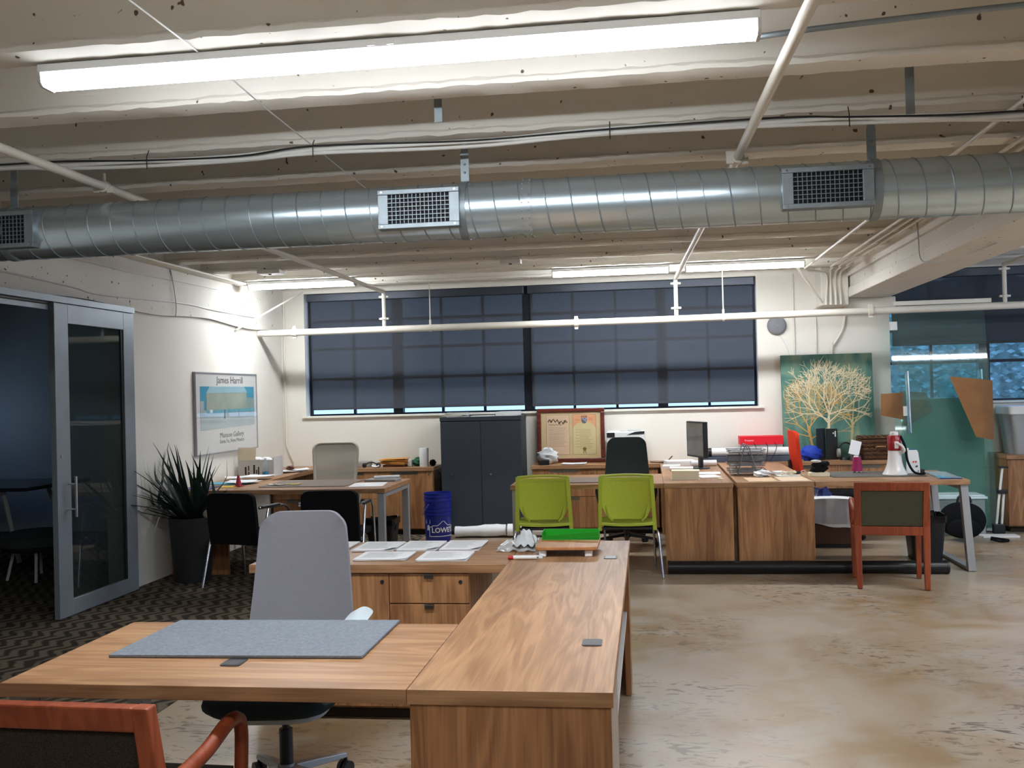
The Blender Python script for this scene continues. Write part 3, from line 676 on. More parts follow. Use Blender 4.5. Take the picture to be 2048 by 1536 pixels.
# near workstation
ta = leg_table('nearest oak desk with the grey felt pad on it', -1.85, -0.662, 2.575, 3.315, (-1,), wood_x)
grommet(ta, -1.25+1.256, 2.81-2.945)
beige_m = mat('pedestal_beige', (168, 152, 136), 0.6, var=0.04)
sd = slab_desk('nearest long oak desk running towards the windows with two cable grommets', -0.66, -0.108, 2.575, 5.175, 0.50, 0.24, beige_m)
grommet(sd, -0.19+0.384, 3.08-3.875); grommet(sd, -0.19+0.384, 4.65-3.875, silver)
MB().box(0.236, 0.256, -0.766, 1.06, 0.40, 0.422).build('cable_rail', white_pl, sd)
cr1 = credenza('oak drawer credenza behind the grey office chair', -1.885, -0.84, 4.485, 5.16, [(-1.885, -1.61, [0.07, 0.6975], None), (-1.61, -1.222, [0.07, 0.6975], -1.255), (-1.222, -0.84, [0.07, 0.30, 0.555, 0.6975], -0.88)], top=(-1.905, -0.662))
# left far workstation
leg_table('far left desk beside the plant with the brown desk pad', -3.645, -2.24, 8.15, 9.10, (1,), wood_x)
lr = slab_desk('far left side desk along the wall under the poster', -4.185, -3.65, 8.15, 10.45, 0, 0)
credenza('long credenza under the window left of the grey steel cabinet', -4.16, -2.335, 10.475, 10.93, [(-4.16, -3.55, [0.07, 0.40, 0.6975], None), (-3.55, -2.95, [0.07, 0.40, 0.6975], None), (-2.95, -2.335, [0.07, 0.6975], -2.38)], tabs='long')
# middle far workstation
leg_table('middle desk in front of the two green chairs', -1.175, 0.118, 8.28, 9.24, (-1,), wood_x)
slab_desk('middle side desk carrying the monitor', 0.12, 0.69, 8.28, 10.44, 0.3, 0.3)
credenza('credenza holding the framed certificates and printer', -1.245, 0.10, 10.475, 10.93, [(-1.245, -0.55, [0.07, 0.40, 0.6975], -0.60), (-0.55, 0.10, [0.07, 0.40, 0.6975], None)], tabs='long')
# right far workstation
leg_table('right desk carrying the megaphone', 1.345, 2.545, 8.27, 9.22, (1,), wood_x, splay=0.045)
slab_desk('right side desk carrying the wire letter trays', 0.715, 1.34, 8.28, 10.44, 0.3, 0.3)
credenza('credenza under the tree painting', 0.12, 2.52, 10.475, 10.93, [(0.7, 1.3, [0.07, 0.40, 0.6975], None), (1.3, 1.93, [0.07, 0.40, 0.56, 0.6975], None), (1.93, 2.52, [0.07, 0.40, 0.56, 0.6975], None)], tabs='long')
rc = credenza('wooden cabinet at the right edge under the grey storage tote', 3.56, 4.6, 10.40, 10.93, [(3.56, 3.92, [0.07, 0.73], None), (3.92, 4.6, [0.07, 0.73], None)], tabs='none', h=0.775)

# ================================================================== chairs
def star_base(t, m, r=0.30, rot=0.0, wheel=black_pl):
    MB().cyl((0, 0, 0.085), (0, 0, 0.14), 0.038, 0.03, 16).build('hub', m, t, smooth=40)
    MB().cyl((0, 0, 0.12), (0, 0, 0.27), 0.026, n=14).cyl((0, 0, 0.25), (0, 0, 0.385), 0.014, n=12).build('gas_column', dark_metal, t, smooth=40)
    for i in range(5):
        a = 2*PI*i/5+rot; c, s = math.cos(a), math.sin(a)
        b = MB(); prof = [(0.03, 0.028, 0.095, 0.13), (r*0.5, 0.020, 0.085, 0.112), (r, 0.014, 0.070, 0.088)]
        for q, (rr, hw, z0, z1) in enumerate(prof):
            for x, z in ((-hw, z0), (hw, z0), (hw*0.8, z1), (-hw*0.8, z1)): b.v.append((rr*c-x*s, rr*s+x*c, z))
        for q in range(2):
            for k in range(4): b.f.append((q*4+k, q*4+(k+1) % 4, q*4+4+(k+1) % 4, q*4+4+k))
        b.f += [(0, 1, 2, 3), (8, 9, 10, 11)]
        lg = b.build('base_leg', m, t, bevel=0.003)
        cx, cy = r*c, r*s
        b = MB()
        for o_ in (-0.014, 0.014):
            p0 = Vector((cx-o_*s-0.009*s, cy+o_*c+0.009*c, 0.028)); p1 = Vector((cx-o_*s+0.009*s, cy+o_*c-0.009*c, 0.028)); b.cyl(tuple(p0), tuple(p1), 0.028, n=14)
        b.cyl((cx, cy, 0.03), (cx, cy, 0.075), 0.008, n=8)
        b.build('caster', wheel, lg, smooth=40)
def back_shell(w0, w1, z0, z1, y0, y1, curve=0.03, corner=0.05, bulge=0.02):
    def fn(u, v):
        s = u*2-1; w = w0+(w1-w0)*v
        # squarish superellipse sheet: rows near the ends shrink, columns near the sides drop
        hz = (z1-z0)/2; rc = corner*1.5
        tz = (v*2-1)*hz; x = w*s
        ex = max(0, abs(x)-(w-rc))/rc; ez = max(0, abs(tz)-(hz-rc))/rc
        if ex > 0 and ez > 0:
            mx_ = max(ex, ez); ln_ = math.hypot(ex, ez); k = mx_/ln_
            x = math.copysign(w-rc+ex*k*rc, x); tz = math.copysign(hz-rc+ez*k*rc, tz)
        z = z0+hz+tz
        y = y0+(y1-y0)*v-curve*(s*s)+bulge*math.sin(v*PI)
        return (x, y, z)
    return fn
def task_chair(label, loc, rz, fab, shell, w0, w1, z0, z1, y0, y1, seat_m, base_m, arms=None, rot=0.3, mesh_back=None):
    t = thing('office_chair', label, 'chair', loc, rz)
    star_base(t, base_m, rot=rot)
    MB().box(-0.11, 0.11, -0.12, 0.14, 0.385, 0.425).build('mechanism', dark_metal, t, bevel=0.01)
    def cushion(c, r, pw):
        b = MB().sphere((0, 0, 0), 1, 28, 14); f = lambda a, e: math.copysign(abs(a)**e, a)
        vv = []
        for x, y, z in b.v:
            h = math.hypot(x, y) or 1e-6; k = (abs(x/h)**4+abs(y/h)**4)**-0.25; hh = h**0.55
            vv.append((c[0]+r[0]*x/h*hh*k, c[1]+r[1]*y/h*hh*k, c[2]+r[2]*f(z, pw)*(1.0 if z < 0 else 0.6)))
        b.v = vv; return b
    cushion((0, -0.10, 0.445), (0.245, 0.245, 0.062), 0.9).build('seat', seat_m, t, smooth=60)
    cushion((0.0, -0.09, 0.388), (0.20, 0.18, 0.034), 0.9).build('seat_pan', shell, t, smooth=60)
    if mesh_back:
        fr = []; f0 = back_shell(w0, w1, z0, z1, y0, y1)
        n = 14
        for i in range(n): fr.append(f0(i/n, 0.0))
        for i in range(n): fr.append(f0(1.0, i/n))
        for i in range(n): fr.append(f0(1-i/n, 1.0))
        for i in range(n): fr.append(f0(0.0, 1-i/n))
        MB().tube(fr, 0.016, 8, closed=True).build('back_frame', shell, t, smooth=60)
        MB().grid(f0, 14, 14, thick=0.003).build('mesh_back', mesh_back, t, smooth=60)
    else:
        MB().grid(back_shell(w0, w1, z0, z1, y0, y1), 26, 40, thick=0.035, along=(0, -1, 0)).build('backrest', fab, t, smooth=60)
    MB().tube([(0, 0.10, 0.40), (0, 0.24, 0.40), (0, y0+0.075, 0.48), (0, (y0+y1)/2+0.075, (z0+z1)/2)], [0.028, 0.026, 0.024, 0.016], 10).build('spine', shell, t, smooth=60)
    if arms:
        am = arms[1]
        for s in (-1, 1):
            az = arms[0] if s > 0 or len(arms) < 3 else arms[2]
            b = MB().tube([(s*0.15, 0.02, 0.41), (s*0.27, 0.03, 0.43), (s*0.29, 0.05, 0.52), (s*0.285, 0.05, az-0.02)], [0.018, 0.018, 0.016, 0.016], 8)
            a_ = b.build('arm_post', shell, t, smooth=60)
            def pad(u, v, s=s, az=az):
                q = v*2-1; c = u*2-1
                return (s*(0.285-0.02*max(0, -q)**2)+0.045*c*(1-0.35*q**4), 0.02+0.13*q, az+0.012*(1-c*c)-0.035*max(0, -q)**2)
            MB().grid(pad, 6, 10, thick=0.022).build('arm_pad', am, a_, smooth=60)
    return t
grey_fab = mat('grey_chair_fabric', (128, 126, 134), 0.95, var=0.06, scale=140, bump=0.25, bscale=600, stretch=(1, 1, 2), spec=0.15, sheen=0.2)
teal_fab = mat('dark_teal_seat', (48, 58, 62), 0.9, var=0.1, scale=100, bump=0.2, bscale=500, spec=0.2)
pale_pl = mat('pale_blue_plastic', (190, 200, 206), 0.4, var=0.02)
task_chair('grey high-back office chair behind the nearest desk', (-1.40, 3.60, 0), 6, grey_fab, pale_pl, 0.225, 0.175, 0.47, 1.055, 0.25, 0.36, teal_fab, mat('base_grey', (150, 156, 160), 0.35, 0.4), arms=(0.685, pale_pl, 0.61), rot=0.95)
dk_fab = mat('dark_green_fabric', (38, 44, 42), 0.9, var=0.1, scale=120, bump=0.2, bscale=500, spec=0.2)
task_chair('dark green office chair between the green chairs and the printer', (-0.23, 9.68, 0), -3, dk_fab, dark_metal, 0.235, 0.19, 0.52, 1.05, 0.22, 0.30, dk_fab, dark_metal, arms=(0.66, black_pl), rot=-0.25)
beige_fr = mat('beige_chair_frame', (176, 166, 152), 0.5, var=0.03)
task_chair('beige mesh-back office chair at the far left desk', (-3.18, 9.52, 0), 4, None, beige_fr, 0.20, 0.235, 0.52, 1.055, 0.20, 0.30, mat('taupe_seat', (110, 100, 92), 0.9), dark_metal, arms=(0.66, black_pl), rot=0.2, mesh_back=sheer('beige_mesh', (176, 168, 156), 0.38))
orange_fab = mat('orange_red_fabric', (206, 58, 34), 0.85, var=0.06, scale=80, bump=0.15, bscale=500, spec=0.2)
task_chair('orange-red office chair seen side-on at the right desk', (1.79, 10.12, 0), 92, orange_fab, dark_metal, 0.23, 0.20, 0.50, 1.08, 0.28, 0.36, black_fab, dark_metal, rot=0.4)
# green mesh visitor chairs
lime = mat('lime_plastic', (182, 196, 66), 0.45, var=0.05)
lime_mesh = sheer('lime_mesh', (198, 210, 76), 0.08)
def green_chair(label, loc, rz):
    t = thing('visitor_chair', label, 'chair', loc, rz, 'lime green visitor chairs')
    # local front = +Y, back towards -Y
    def bk(u, v):
        s = u*2-1; w = 0.205+0.012*(1-v)
        low = 0.0 if v > 0.3 else (0.3-v)/0.3
        return (s*(w-0.012)*(1-0.26*low), -0.02+0.05*(1-v)+0.025*(1-s*s), 0.475+0.345*v)
    MB().grid(bk, 14, 14, thick=0.004).build('mesh_back', lime_mesh, t, smooth=60)
    b = MB()
    def band(u, v): p = bk(u, 0.90+0.04*v); return (p[0], p[1]-0.003, p[2])
    MB().grid(band, 12, 2, thick=0.004).build('back_band', lime, t, smooth=60)
    MB().tube([(-0.207, -0.03, 0.832), (-0.1, -0.012, 0.838), (0, -0.008, 0.84), (0.1, -0.012, 0.838), (0.207, -0.03, 0.832)], 0.011, 8).build('top_rail', lime, t, smooth=60)
    for s in (-1, 1):
        def side(u, v, s=s): return (s*(0.205+0.018*(1-v))+s*0.030*(u-0.5), -0.028+0.065*(1-v)**1.5, 0.385+0.45*v)
        MB().grid(side, 2, 10, thick=0.018).build('back_post', lime, t, smooth=60)
        b = MB().tube([(s*0.175, 0.03, 0.60), (s*0.15, 0.02, 0.50), (s*0.12, 0.03, 0.465)], 0.010, 6); b.build('back_bracket', lime, t, smooth=60)
    def seat(u, v):
        s = u*2-1; q = v
        return (0.225*s, 0.02+0.42*q, 0.435+0.012*s*s-0.03*max(0, q-0.8)+0.015*(q-0.4)**2)
    MB().grid(seat, 12, 12, thick=0.02).build('seat', lime, t, smooth=60)
    MB().box(-0.20, 0.20, 0.05, 0.36, 0.385, 0.405).build('seat_frame', dark_metal, t, bevel=0.005)
    for s in (-1, 1):
        pts = smooth_path([(s*0.10, 0.14, 0.392), (s*0.20, 0.11, 0.392), (s*0.245, 0.07, 0.36), (s*0.262, 0.03, 0.20), (s*0.278, -0.01, 0.006)], 5)
        MB().tube(pts, 0.0105, 8).build('leg', chrome, t, smooth=60)
        pts = smooth_path([(s*0.10, 0.28, 0.392), (s*0.19, 0.33, 0.392), (s*0.205, 0.37, 0.36), (s*0.21, 0.41, 0.20), (s*0.215, 0.45, 0.006)], 5)
        MB().tube(pts, 0.0105, 8).build('leg', chrome, t, smooth=60)
    return t
g1 = green_chair('lime green mesh visitor chair on the left', (-0.865, 8.02, 0), 2)
dup(g1, (-0.185, 8.02, 0), -1, 'lime green mesh visitor chair on the right')
# black visitor chairs with chrome cantilever frames
def black_chair(label, loc, rz):
    t = thing('visitor_chair', label, 'chair', loc, rz, 'black visitor chairs')
    def bk(u, v):
        s = u*2-1; e = max(0, (abs(s)-0.75)/0.25)
        return (0.24*s*(1-0.06*(v-0.5)**2), -0.04+0.05*(1-v)+0.02*(1-s*s), 0.36+0.42*v-0.03*e*e*v**6)
    MB().grid(bk, 14, 12, thick=-0.03).build('backrest', black_fab, t, smooth=60)
    def seat(u, v):
        s = u*2-1
        return (0.235*s, 0.0+0.44*v, 0.44+0.01*(1-s*s)-0.04*max(0, v-0.75))
    MB().grid(seat, 12, 10, thick=0.05).build('seat', black_fab, t, smooth=60)
    for s in (-1, 1):
        p = smooth_path([(s*0.255, -0.02, 0.66), (s*0.257, 0.15, 0.655), (s*0.257, 0.36, 0.63), (s*0.257, 0.42, 0.40), (s*0.257, 0.46, 0.012)], 5)
        MB().tube(p, 0.011, 8).build('front_leg', chrome, t, smooth=60)
        MB().tube([(s*0.257, 0.10, 0.645), (s*0.257, 0.02, 0.40), (s*0.262, -0.09, 0.012)], 0.011, 8).build('rear_leg', chrome, t, smooth=60)
        MB().box(s*0.257-0.022, s*0.257+0.022, 0.0, 0.24, 0.656, 0.675).build('arm_pad', black_pl, t, bevel=0.006)
    MB().cyl((-0.257, 0.1, 0.40), (0.257, 0.1, 0.40), 0.010, n=8).build('cross_bar', chrome, t, smooth=60)
    return t
bc = black_chair('black visitor chair beside the potted plant', (-3.33, 7.56, 0), -14)
dup(bc, (-2.56, 7.68, 0), 3, 'black visitor chair behind the grey office chair')
# cherry wood armchairs with upholstered backs
olive_fab = mat('olive_fabric', (82, 80, 64), 0.95, var=0.2, scale=160, bump=0.3, bscale=500, spec=0.1)
brown_mesh = mat('brown_weave', (58, 52, 46), 0.9, var=0.45, scale=260, bump=0.6, bscale=300, spec=0.15)
def wood_chair(label, loc, rz, fab):
    t = thing('armchair', label, 'chair', loc, rz)
    # front = +Y
    W = 0.265
    for s in (-1, 1):
        b = MB(); pf = [(0.0, 0.012, 0.005), (0.02, 0.03, 0.43), (-0.005, 0.0, 0.80)]
        secs = [(0.004, 0.018), (0.30, 0.024), (0.47, 0.026), (0.80, 0.022)]
        ys = [-0.02, 0.0, 0.0, -0.075]
        for (z, hw), yy in zip(secs, ys):
            xo = s*(W-0.026) if z > 0.1 else s*(W-0.030)
            for dx, dy in ((-hw, -0.022), (hw, -0.022), (hw, 0.022), (-hw, 0.022)): b.v.append((xo+dx, yy+dy, z))
        for q in range(3):
            for k in range(4): b.f.append((q*4+k, q*4+(k+1) % 4, q*4+4+(k+1) % 4, q*4+4+k))
        b.f += [(0, 1, 2, 3), (12, 13, 14, 15)]
        b.build('rear_post', cherry, t, bevel=0.005)
        p = smooth_path([(s*(W-0.02), -0.030, 0.585), (s*(W-0.016), 0.06, 0.575), (s*(W-0.012), 0.20, 0.59), (s*(W-0.012), 0.33, 0.622), (s*(W-0.014), 0.395, 0.615), (s*(W-0.016), 0.425, 0.57), (s*(W-0.022), 0.430, 0.44)], 5)
        MB().tube(p, [0.021]*len(p), 8).build('arm', cherry, t, smooth=60)
        b = MB(); 
        for z, hw in ((0.004, 0.017), (0.45, 0.023)):
            for dx, dy in ((-hw, -hw), (hw, -hw), (hw, hw), (-hw, hw)): b.v.append((s*(W-0.028)+dx, 0.43+dy, z))
        for k in range(4): b.f.append((k, (k+1) % 4, 4+(k+1) % 4, 4+k))
        b.f += [(0, 1, 2, 3), (4, 5, 6, 7)]
        b.build('front_leg', cherry, t, bevel=0.004)
    tilt = lambda z: -0.075*(max(0, z-0.47)/0.33)
    def rail(z0, z1): 
        b = MB(); x = W-0.045
        for z in (z0, z1):
            for dx, dy in ((-x, -0.02), (x, -0.02), (x, 0.02), (-x, 0.02)): b.v.append((dx, tilt(z)+dy, z))
        for k in range(4): b.f.append((k, (k+1) % 4, 4+(k+1) % 4, 4+k))
        b.f += [(0, 1, 2, 3), (4, 5, 6, 7)]; return b
    rail(0.735, 0.80).build('top_rail', cherry, t, bevel=0.006)
    rail(0.40, 0.465).build('lower_rail', cherry, t, bevel=0.004)
    rp = rail(0.466, 0.734); rp.v = [(v[0], v[1]*1.0+(0.006 if v[1] < tilt(v[2]) else -0.004), v[2]) for v in rp.v]
    rp.build('back_panel', fab, t, bevel=0.008)
    MB().box(-0.22, 0.22, 0.405, 0.445, 0.38, 0.425).build('front_rail', cherry, t, bevel=0.004)
    for s in (-1, 1): MB().box(s*0.237-0.014, s*0.237+0.014, 0.024, 0.404, 0.38, 0.425).build('side_rail', cherry, t, bevel=0.004)
    def seat(u, v):
        s = u*2-1; q = v*2-1
        return (0.225*s, 0.225+0.195*q, 0.47+0.015*(1-s*s)*(1-q*q))
    MB().grid(seat, 10, 10, thick=0.043).build('seat', fab, t, smooth=60)
    return t
wood_chair('cherry armchair with olive upholstered back in front of the megaphone desk', (1.775, 7.60, 0), -7, olive_fab)
wood_chair('cherry armchair with brown woven back in the near left corner', (-1.455, 2.30, 0), -2, brown_mesh)
# ================================================================== things on the near desks
TT = 0.7412
tag(MB().prism([(-1.675, 2.845), (-0.87, 2.865), (-0.872, 3.33), (-1.67, 3.31)], 2, TT, TT+0.009).build('desk_pad', felt, bevel=0.002), 'grey felt pad lying on the nearest desk', 'desk pad')
def paper_stack(label, x0, x1, y0, y1, z, n=7, rz=0, curl=0.02, lines=True, group='paper stacks on the drawer credenza', m=None):
    t = thing('paper_stack', label, 'papers', ((x0+x1)/2, (y0+y1)/2, z), rz, group); w, d = (x1-x0)/2, (y1-y0)/2
    b = MB()
    for i in range(n):
        a = Matrix.Rotation(jit(0.03), 3, 'Z'); b.obox((jit(0.004), jit(0.004), 0.0006+i*0.0012), (2*w-0.006, 2*d-0.006, 0.0011), a)
    b.build('sheets', m or paper, t)
    def top(u, v): 
        x, y = w*(u*2-1), d*(v*2-1)
        return (x, y, n*0.0012+0.0006+curl*max(0, u-0.75)*max(0, 1-v*3)*4*0.25)
    MB().grid(top, 12, 12, thick=0.0006).build('top_sheet', m or paper, t, smooth=60)
    if lines:
        b = MB(); rs = random.Random(label)
        for i in range(14):
            yy = d*0.75-i*d*0.10; ww = w*rs.uniform(0.5, 0.78); b.box(-w*0.8, -w*0.8+ww*2*0.95, yy-0.0012, yy+0.0012, n*0.0012+0.0007, n*0.0012+0.00085)
        b.build('printed_lines', ink_soft, t)
    return t
Zt = 0.7405
paper_stack('front right paper stack on the drawer credenza', -1.11, -0.865, 4.545, 4.80, Zt)
paper_stack('front left paper stack on the drawer credenza', -1.42, -1.16, 4.56, 4.79, Zt)
paper_stack('back left paper stack on the drawer credenza', -1.51, -1.295, 4.83, 5.12, Zt, curl=0.05)
paper_stack('back middle paper stack on the drawer credenza', -1.28, -1.075, 4.84, 5.14, Zt, curl=0.05)
paper_stack('back right paper stack next to the plastic bag', -1.06, -0.855, 4.84, 5.15, Zt, curl=0.05)
paper_stack('paper stack mostly hidden behind the grey office chair', -1.76, -1.55, 4.86, 5.13, Zt, curl=0.0)
def blob(name, label, cat, c, r, m, seed=1, amp=0.25, sub=1, flat=True, nu=22, nv=14):
    rs = random.Random(seed); ph = [(rs.uniform(0, 6), rs.uniform(2, 7), rs.uniform(2, 6), rs.uniform(0.4, 1)) for _ in range(7)]
    b = MB(); b.sphere((0, 0, 0), 1, nu, nv)
    vv = []
    for x, y, z in b.v:
        th = math.atan2(y, x); f = 1+amp*sum(a*math.sin(k*th+q+l*z*2) for q, k, l, a in ph)/4
        zz = z*r[2]*f
        if flat: zz = max(zz, -r[2]*0.98)
        vv.append((x*r[0]*f, y*r[1]*f, zz))
    b.v = vv; mn = min(v[2] for v in vv)
    b.v = [(v[0], v[1], v[2]-mn) for v in vv]
    return tag(b.build(name, m, smooth=70, loc=c), label, cat)
film = glassy('plastic_film', (0.97, 0.98, 0.99), 0.42, 0.25)
bag_w = mat('bag_white', (222, 226, 230), 0.35, var=0.04, scale=20, bump=0.5, bscale=25, trans=0.2)
bg = thing('plastic_bag', 'crumpled clear plastic bag beside the bamboo stand', 'bag', (-0.665, 4.95, Zt+0.0003))
def bagf(u, v):
    x = -0.10+0.20*u; y = -0.14+0.30*v
    return (x, y, max(0.002, 0.004+0.038*math.sin(PI*u)*math.sin(PI*v)+0.010*math.sin(u*17+v*9)*math.sin(PI*u)+0.008*math.sin(v*23+u*5)*math.sin(PI*v)))
MB().grid(bagf, 26, 26).build('film', film, bg, smooth=70)
MB().grid(lambda u, v: (-0.02+0.11*u, -0.12+0.26*v, 0.03+0.06*math.sin(PI*u)*math.sin(PI*v)+0.008*math.sin(u*19+v*13)), 14, 16, thick=0.002).build('bag_fold', bag_w, bg, smooth=70)
mk = thing('marker', 'red-capped white marker lying by the bamboo stand', 'pen', (-0.60, 4.60, Zt+0.0095), 3)
MB().cyl((-0.045, 0, 0), (0.065, 0, 0), 0.009, n=12).build('barrel', white_pl, mk, smooth=40)
MB().cyl((-0.07, 0, 0), (-0.045, 0, 0), 0.0093, n=12).build('cap', mat('red_cap', (178, 30, 30), 0.4), mk, smooth=40)
mk = thing('marker_pack', 'flat white printed pack behind the red-capped marker', 'pack', (-0.585, 4.645, Zt), 2)
MB().box(-0.075, 0.075, -0.02, 0.02, 0, 0.010).build('card', white_pl, mk, bevel=0.001)
b = MB()
for i in range(9): b.box(-0.065+i*0.014, -0.056+i*0.014, -0.0205, -0.0202, 0.003, 0.008)
b.build('print', ink, mk)
bamboo = wood('bamboo', (206, 150, 98), (176, 118, 70), 1, 0.45, 0.6)
st = thing('bamboo_stand', 'low bamboo stand on white feet at the long desk end', 'stand', (-0.40, 4.82, Zt))
MB().prism(rrect(-0.15, 0.15, -0.165, 0.16, 0.025), 2, 0.033, 0.049).build('shelf', bamboo, st, bevel=0.003, smooth=30)
for x in (-0.115, 0.105):
    for y in (-0.13, 0.13): MB().prism(rrect(x-0.018, x+0.018, y-0.02, y+0.02, 0.008), 2, 0.0, 0.0328).build('foot', white_pl, st, bevel=0.004, smooth=40)
grn = mat('green_plastic', (38, 158, 40), 0.35, var=0.06)
gt = thing('letter_tray', 'bright green plastic tray standing on the bamboo stand', 'tray', (-0.395, 4.925, Zt+0.0495), 0)
MB().box(-0.142, 0.142, -0.05, 0.05, 0, 0.003).box(-0.142, 0.142, 0.047, 0.05, 0.003, 0.042).box(-0.142, -0.139, -0.05, 0.047, 0.003, 0.04).box(0.139, 0.142, -0.05, 0.047, 0.003, 0.046).build('shell', grn, gt, bevel=0.001)
MB().obox((0, -0.045, 0.018), (0.282, 0.003, 0.022), Matrix.Rotation(R(-4), 3, 'Y')).build('front_flap', mat('green_dark', (20, 132, 26), 0.3), gt)

# ================================================================== plant
pot_m = mat('charcoal_pot', (38, 38, 38), 0.75, var=0.1, scale=30, bump=0.15, bscale=150)
pt = thing('potted_plant', 'spiky dark green plant in a tall charcoal pot by the glass door', 'plant', (-3.865, 7.90, 0.005))
MB().lathe([(0.001, 0), (0.145, 0), (0.150, 0.01), (0.188, 0.53), (0.186, 0.54), (0.172, 0.54), (0.168, 0.47), (0.001, 0.47)], n=32).build('pot', pot_m, pt, smooth=40)
MB().lathe([(0.001, 0.492), (0.08, 0.488), (0.167, 0.476)], n=24).build('soil', mat('soil', (84, 70, 54), 0.95, var=0.3, scale=60, bump=1.0, bscale=80), pt)
leafg = mat('yucca_leaf', (30, 46, 38), 0.42, var=0.25, scale=12)
rs = random.Random(12)
for i in range(72):
    az = rs.uniform(0, 2*PI); ln = rs.uniform(0.45, 0.86); el = rs.uniform(0.35, 1.42)
    if i < 32: az = PI*rs.uniform(0.75, 1.45); el = rs.uniform(0.45, 1.2)
    droop = rs.uniform(0.05, 0.45)*(1.5-el); wd_ = rs.uniform(0.017, 0.028)
    px, py = 0.05*math.cos(az+1), 0.05*math.sin(az+1); pts = []; n = 9
    c, s = math.cos(az), math.sin(az)
    for k in range(n+1):
        q = k/n; e = el-droop*q*q*1.8; 
        if k == 0: p = Vector((px, py, 0.48))
        else: p = p+Vector((c*math.cos(e), s*math.cos(e), math.sin(e)))*(ln/n)
        p.x = min(max(p.x, -0.30), 0.225); p.y = min(p.y, 0.225); pts.append(p.copy())
    b = MB(); sd_ = Vector((-s, c, 0))
    for k, p in enumerate(pts):
        q = k/n; w = wd_*(0.75+0.5*q if q < 0.4 else 0.95*(1-q)/0.6+0.02); up = Vector((0, 0, 0.4*w))
        b.v += [tuple(p-sd_*w+up), tuple(p-Vector((0, 0, 0.002))), tuple(p+sd_*w+up)]
    for k in range(n): a = k*3; b.f += [(a, a+1, a+4, a+3), (a+1, a+2, a+5, a+4)]
    b.build('leaf', leafg, pt, smooth=70)
tag(MB().sphere((-3.70, 7.83, 0.575), 0.03, 10, 8, (1, 0.6, 1.1)).build('dried_leaf', mat('pale_husk', (196, 186, 160), 0.8)), 'pale dried leaf on the rim of the plant pot', 'leaf')

# ================================================================== poster on the left wall
po = thing('framed_poster', 'framed gallery poster of a pale adobe house on the left wall', 'poster', (XL+0.022, 9.39, 1.405))
# local: +Y runs right in view, thickness along X
PW, PH = 0.715, 0.385
MB().box(-0.022, 0.0, -PW, PW, -PH, PH).build('backing', mat('poster_white', (228, 224, 220), 0.5, var=0.01), po)
b = MB(); f_ = 0.012
b.box(-0.022, 0.008, -PW-f_, -PW, -PH-f_, PH+f_).box(-0.022, 0.008, PW, PW+f_, -PH-f_, PH+f_).box(-0.022, 0.008, -PW, PW, PH, PH+f_).box(-0.022, 0.008, -PW, PW, -PH-f_, -PH)
b.build('frame', silver, po)
def flat_x(name, rgb, poly, x, parent, **k):
    return MB().prism(poly, 0, x, x+0.0006).build(name, mat('print_%d_%d_%d' % rgb, rgb, 0.6, **k), parent)
Y0, Y1, Z0, Z1 = -PW+0.09, PW-0.06, -0.16, 0.26
flat_x('picture_sky', (72, 156, 186), [(Y0, 0.0), (Y1, 0.0), (Y1, Z1), (Y0, Z1)], 0.0005, po, var=0.1, scale=3)
flat_x('picture_ground', (186, 196, 198), [(Y0, Z0), (Y1, Z0+0.02), (Y1, 0.03), (Y0, 0.03)], 0.0012, po, var=0.05, scale=4)
flat_x('picture_house', (168, 176, 160), [(Y0+0.13, 0.02), (Y1-0.2, 0.02), (Y1-0.2, 0.2), (Y0+0.13, 0.2)], 0.002, po, var=0.14, scale=5)
flat_x('picture_annex', (150, 172, 164), [(Y1-0.2, 0.0), (Y1-0.01, 0.0), (Y1-0.01, 0.14), (Y1-0.2, 0.15)], 0.002, po, var=0.1, scale=5)
flat_x('picture_annex', (176, 186, 186), [(Y0, -0.02), (Y0+0.08, -0.02), (Y0+0.08, 0.12), (Y0, 0.12)], 0.002, po, var=0.1, scale=5)
flat_x('picture_roof', (160, 196, 208), [(Y0+0.12, 0.195), (Y1-0.18, 0.2), (Y1-0.26, Z1), (Y0+0.2, Z1)], 0.0028, po, var=0.06, scale=5)
flat_x('picture_band', (110, 176, 190), [(Y0+0.13, 0.0), (Y1, 0.0), (Y1, 0.035), (Y0+0.13, 0.03)], 0.0034, po, var=0.2, scale=8)
flat_x('picture_post', (110, 120, 120), [(Y0+0.52, -0.06), (Y0+0.55, -0.06), (Y0+0.55, 0.03), (Y0+0.52, 0.03)], 0.004, po)
flat_x('picture_post', (150, 160, 160), [(Y0+0.87, -0.05), (Y0+0.885, -0.05), (Y0+0.885, 0.03), (Y0+0.87, 0.03)], 0.004, po)
flat_x('picture_window', (238, 240, 240), [(Y0+0.20, 0.005), (Y0+0.26, 0.005), (Y0+0.26, 0.035), (Y0+0.20, 0.035)], 0.004, po)
WALLTXT = Matrix.Rotation(R(90), 4, 'Z') @ Matrix.Rotation(R(90), 4, 'X')   # text reading towards +X viewers
def wtext(body, size, y, z, sx): 
    text_mb(body, size, 0.0003, sx=sx).xf(Matrix.Translation((0.001, y, z)) @ WALLTXT).build('lettering', ink, po)
wtext('James Harrill', 0.098, 0.06, 0.322, 1.25); wtext('Munson Gallery', 0.072, 0.08, -0.225, 1.25); wtext('Santa Fe, New Mexico', 0.054, 0.08, -0.285, 1.2)
MB().box(0.009, 0.011, -PW, PW, -PH, PH).build('glazing', clear_gl, po)

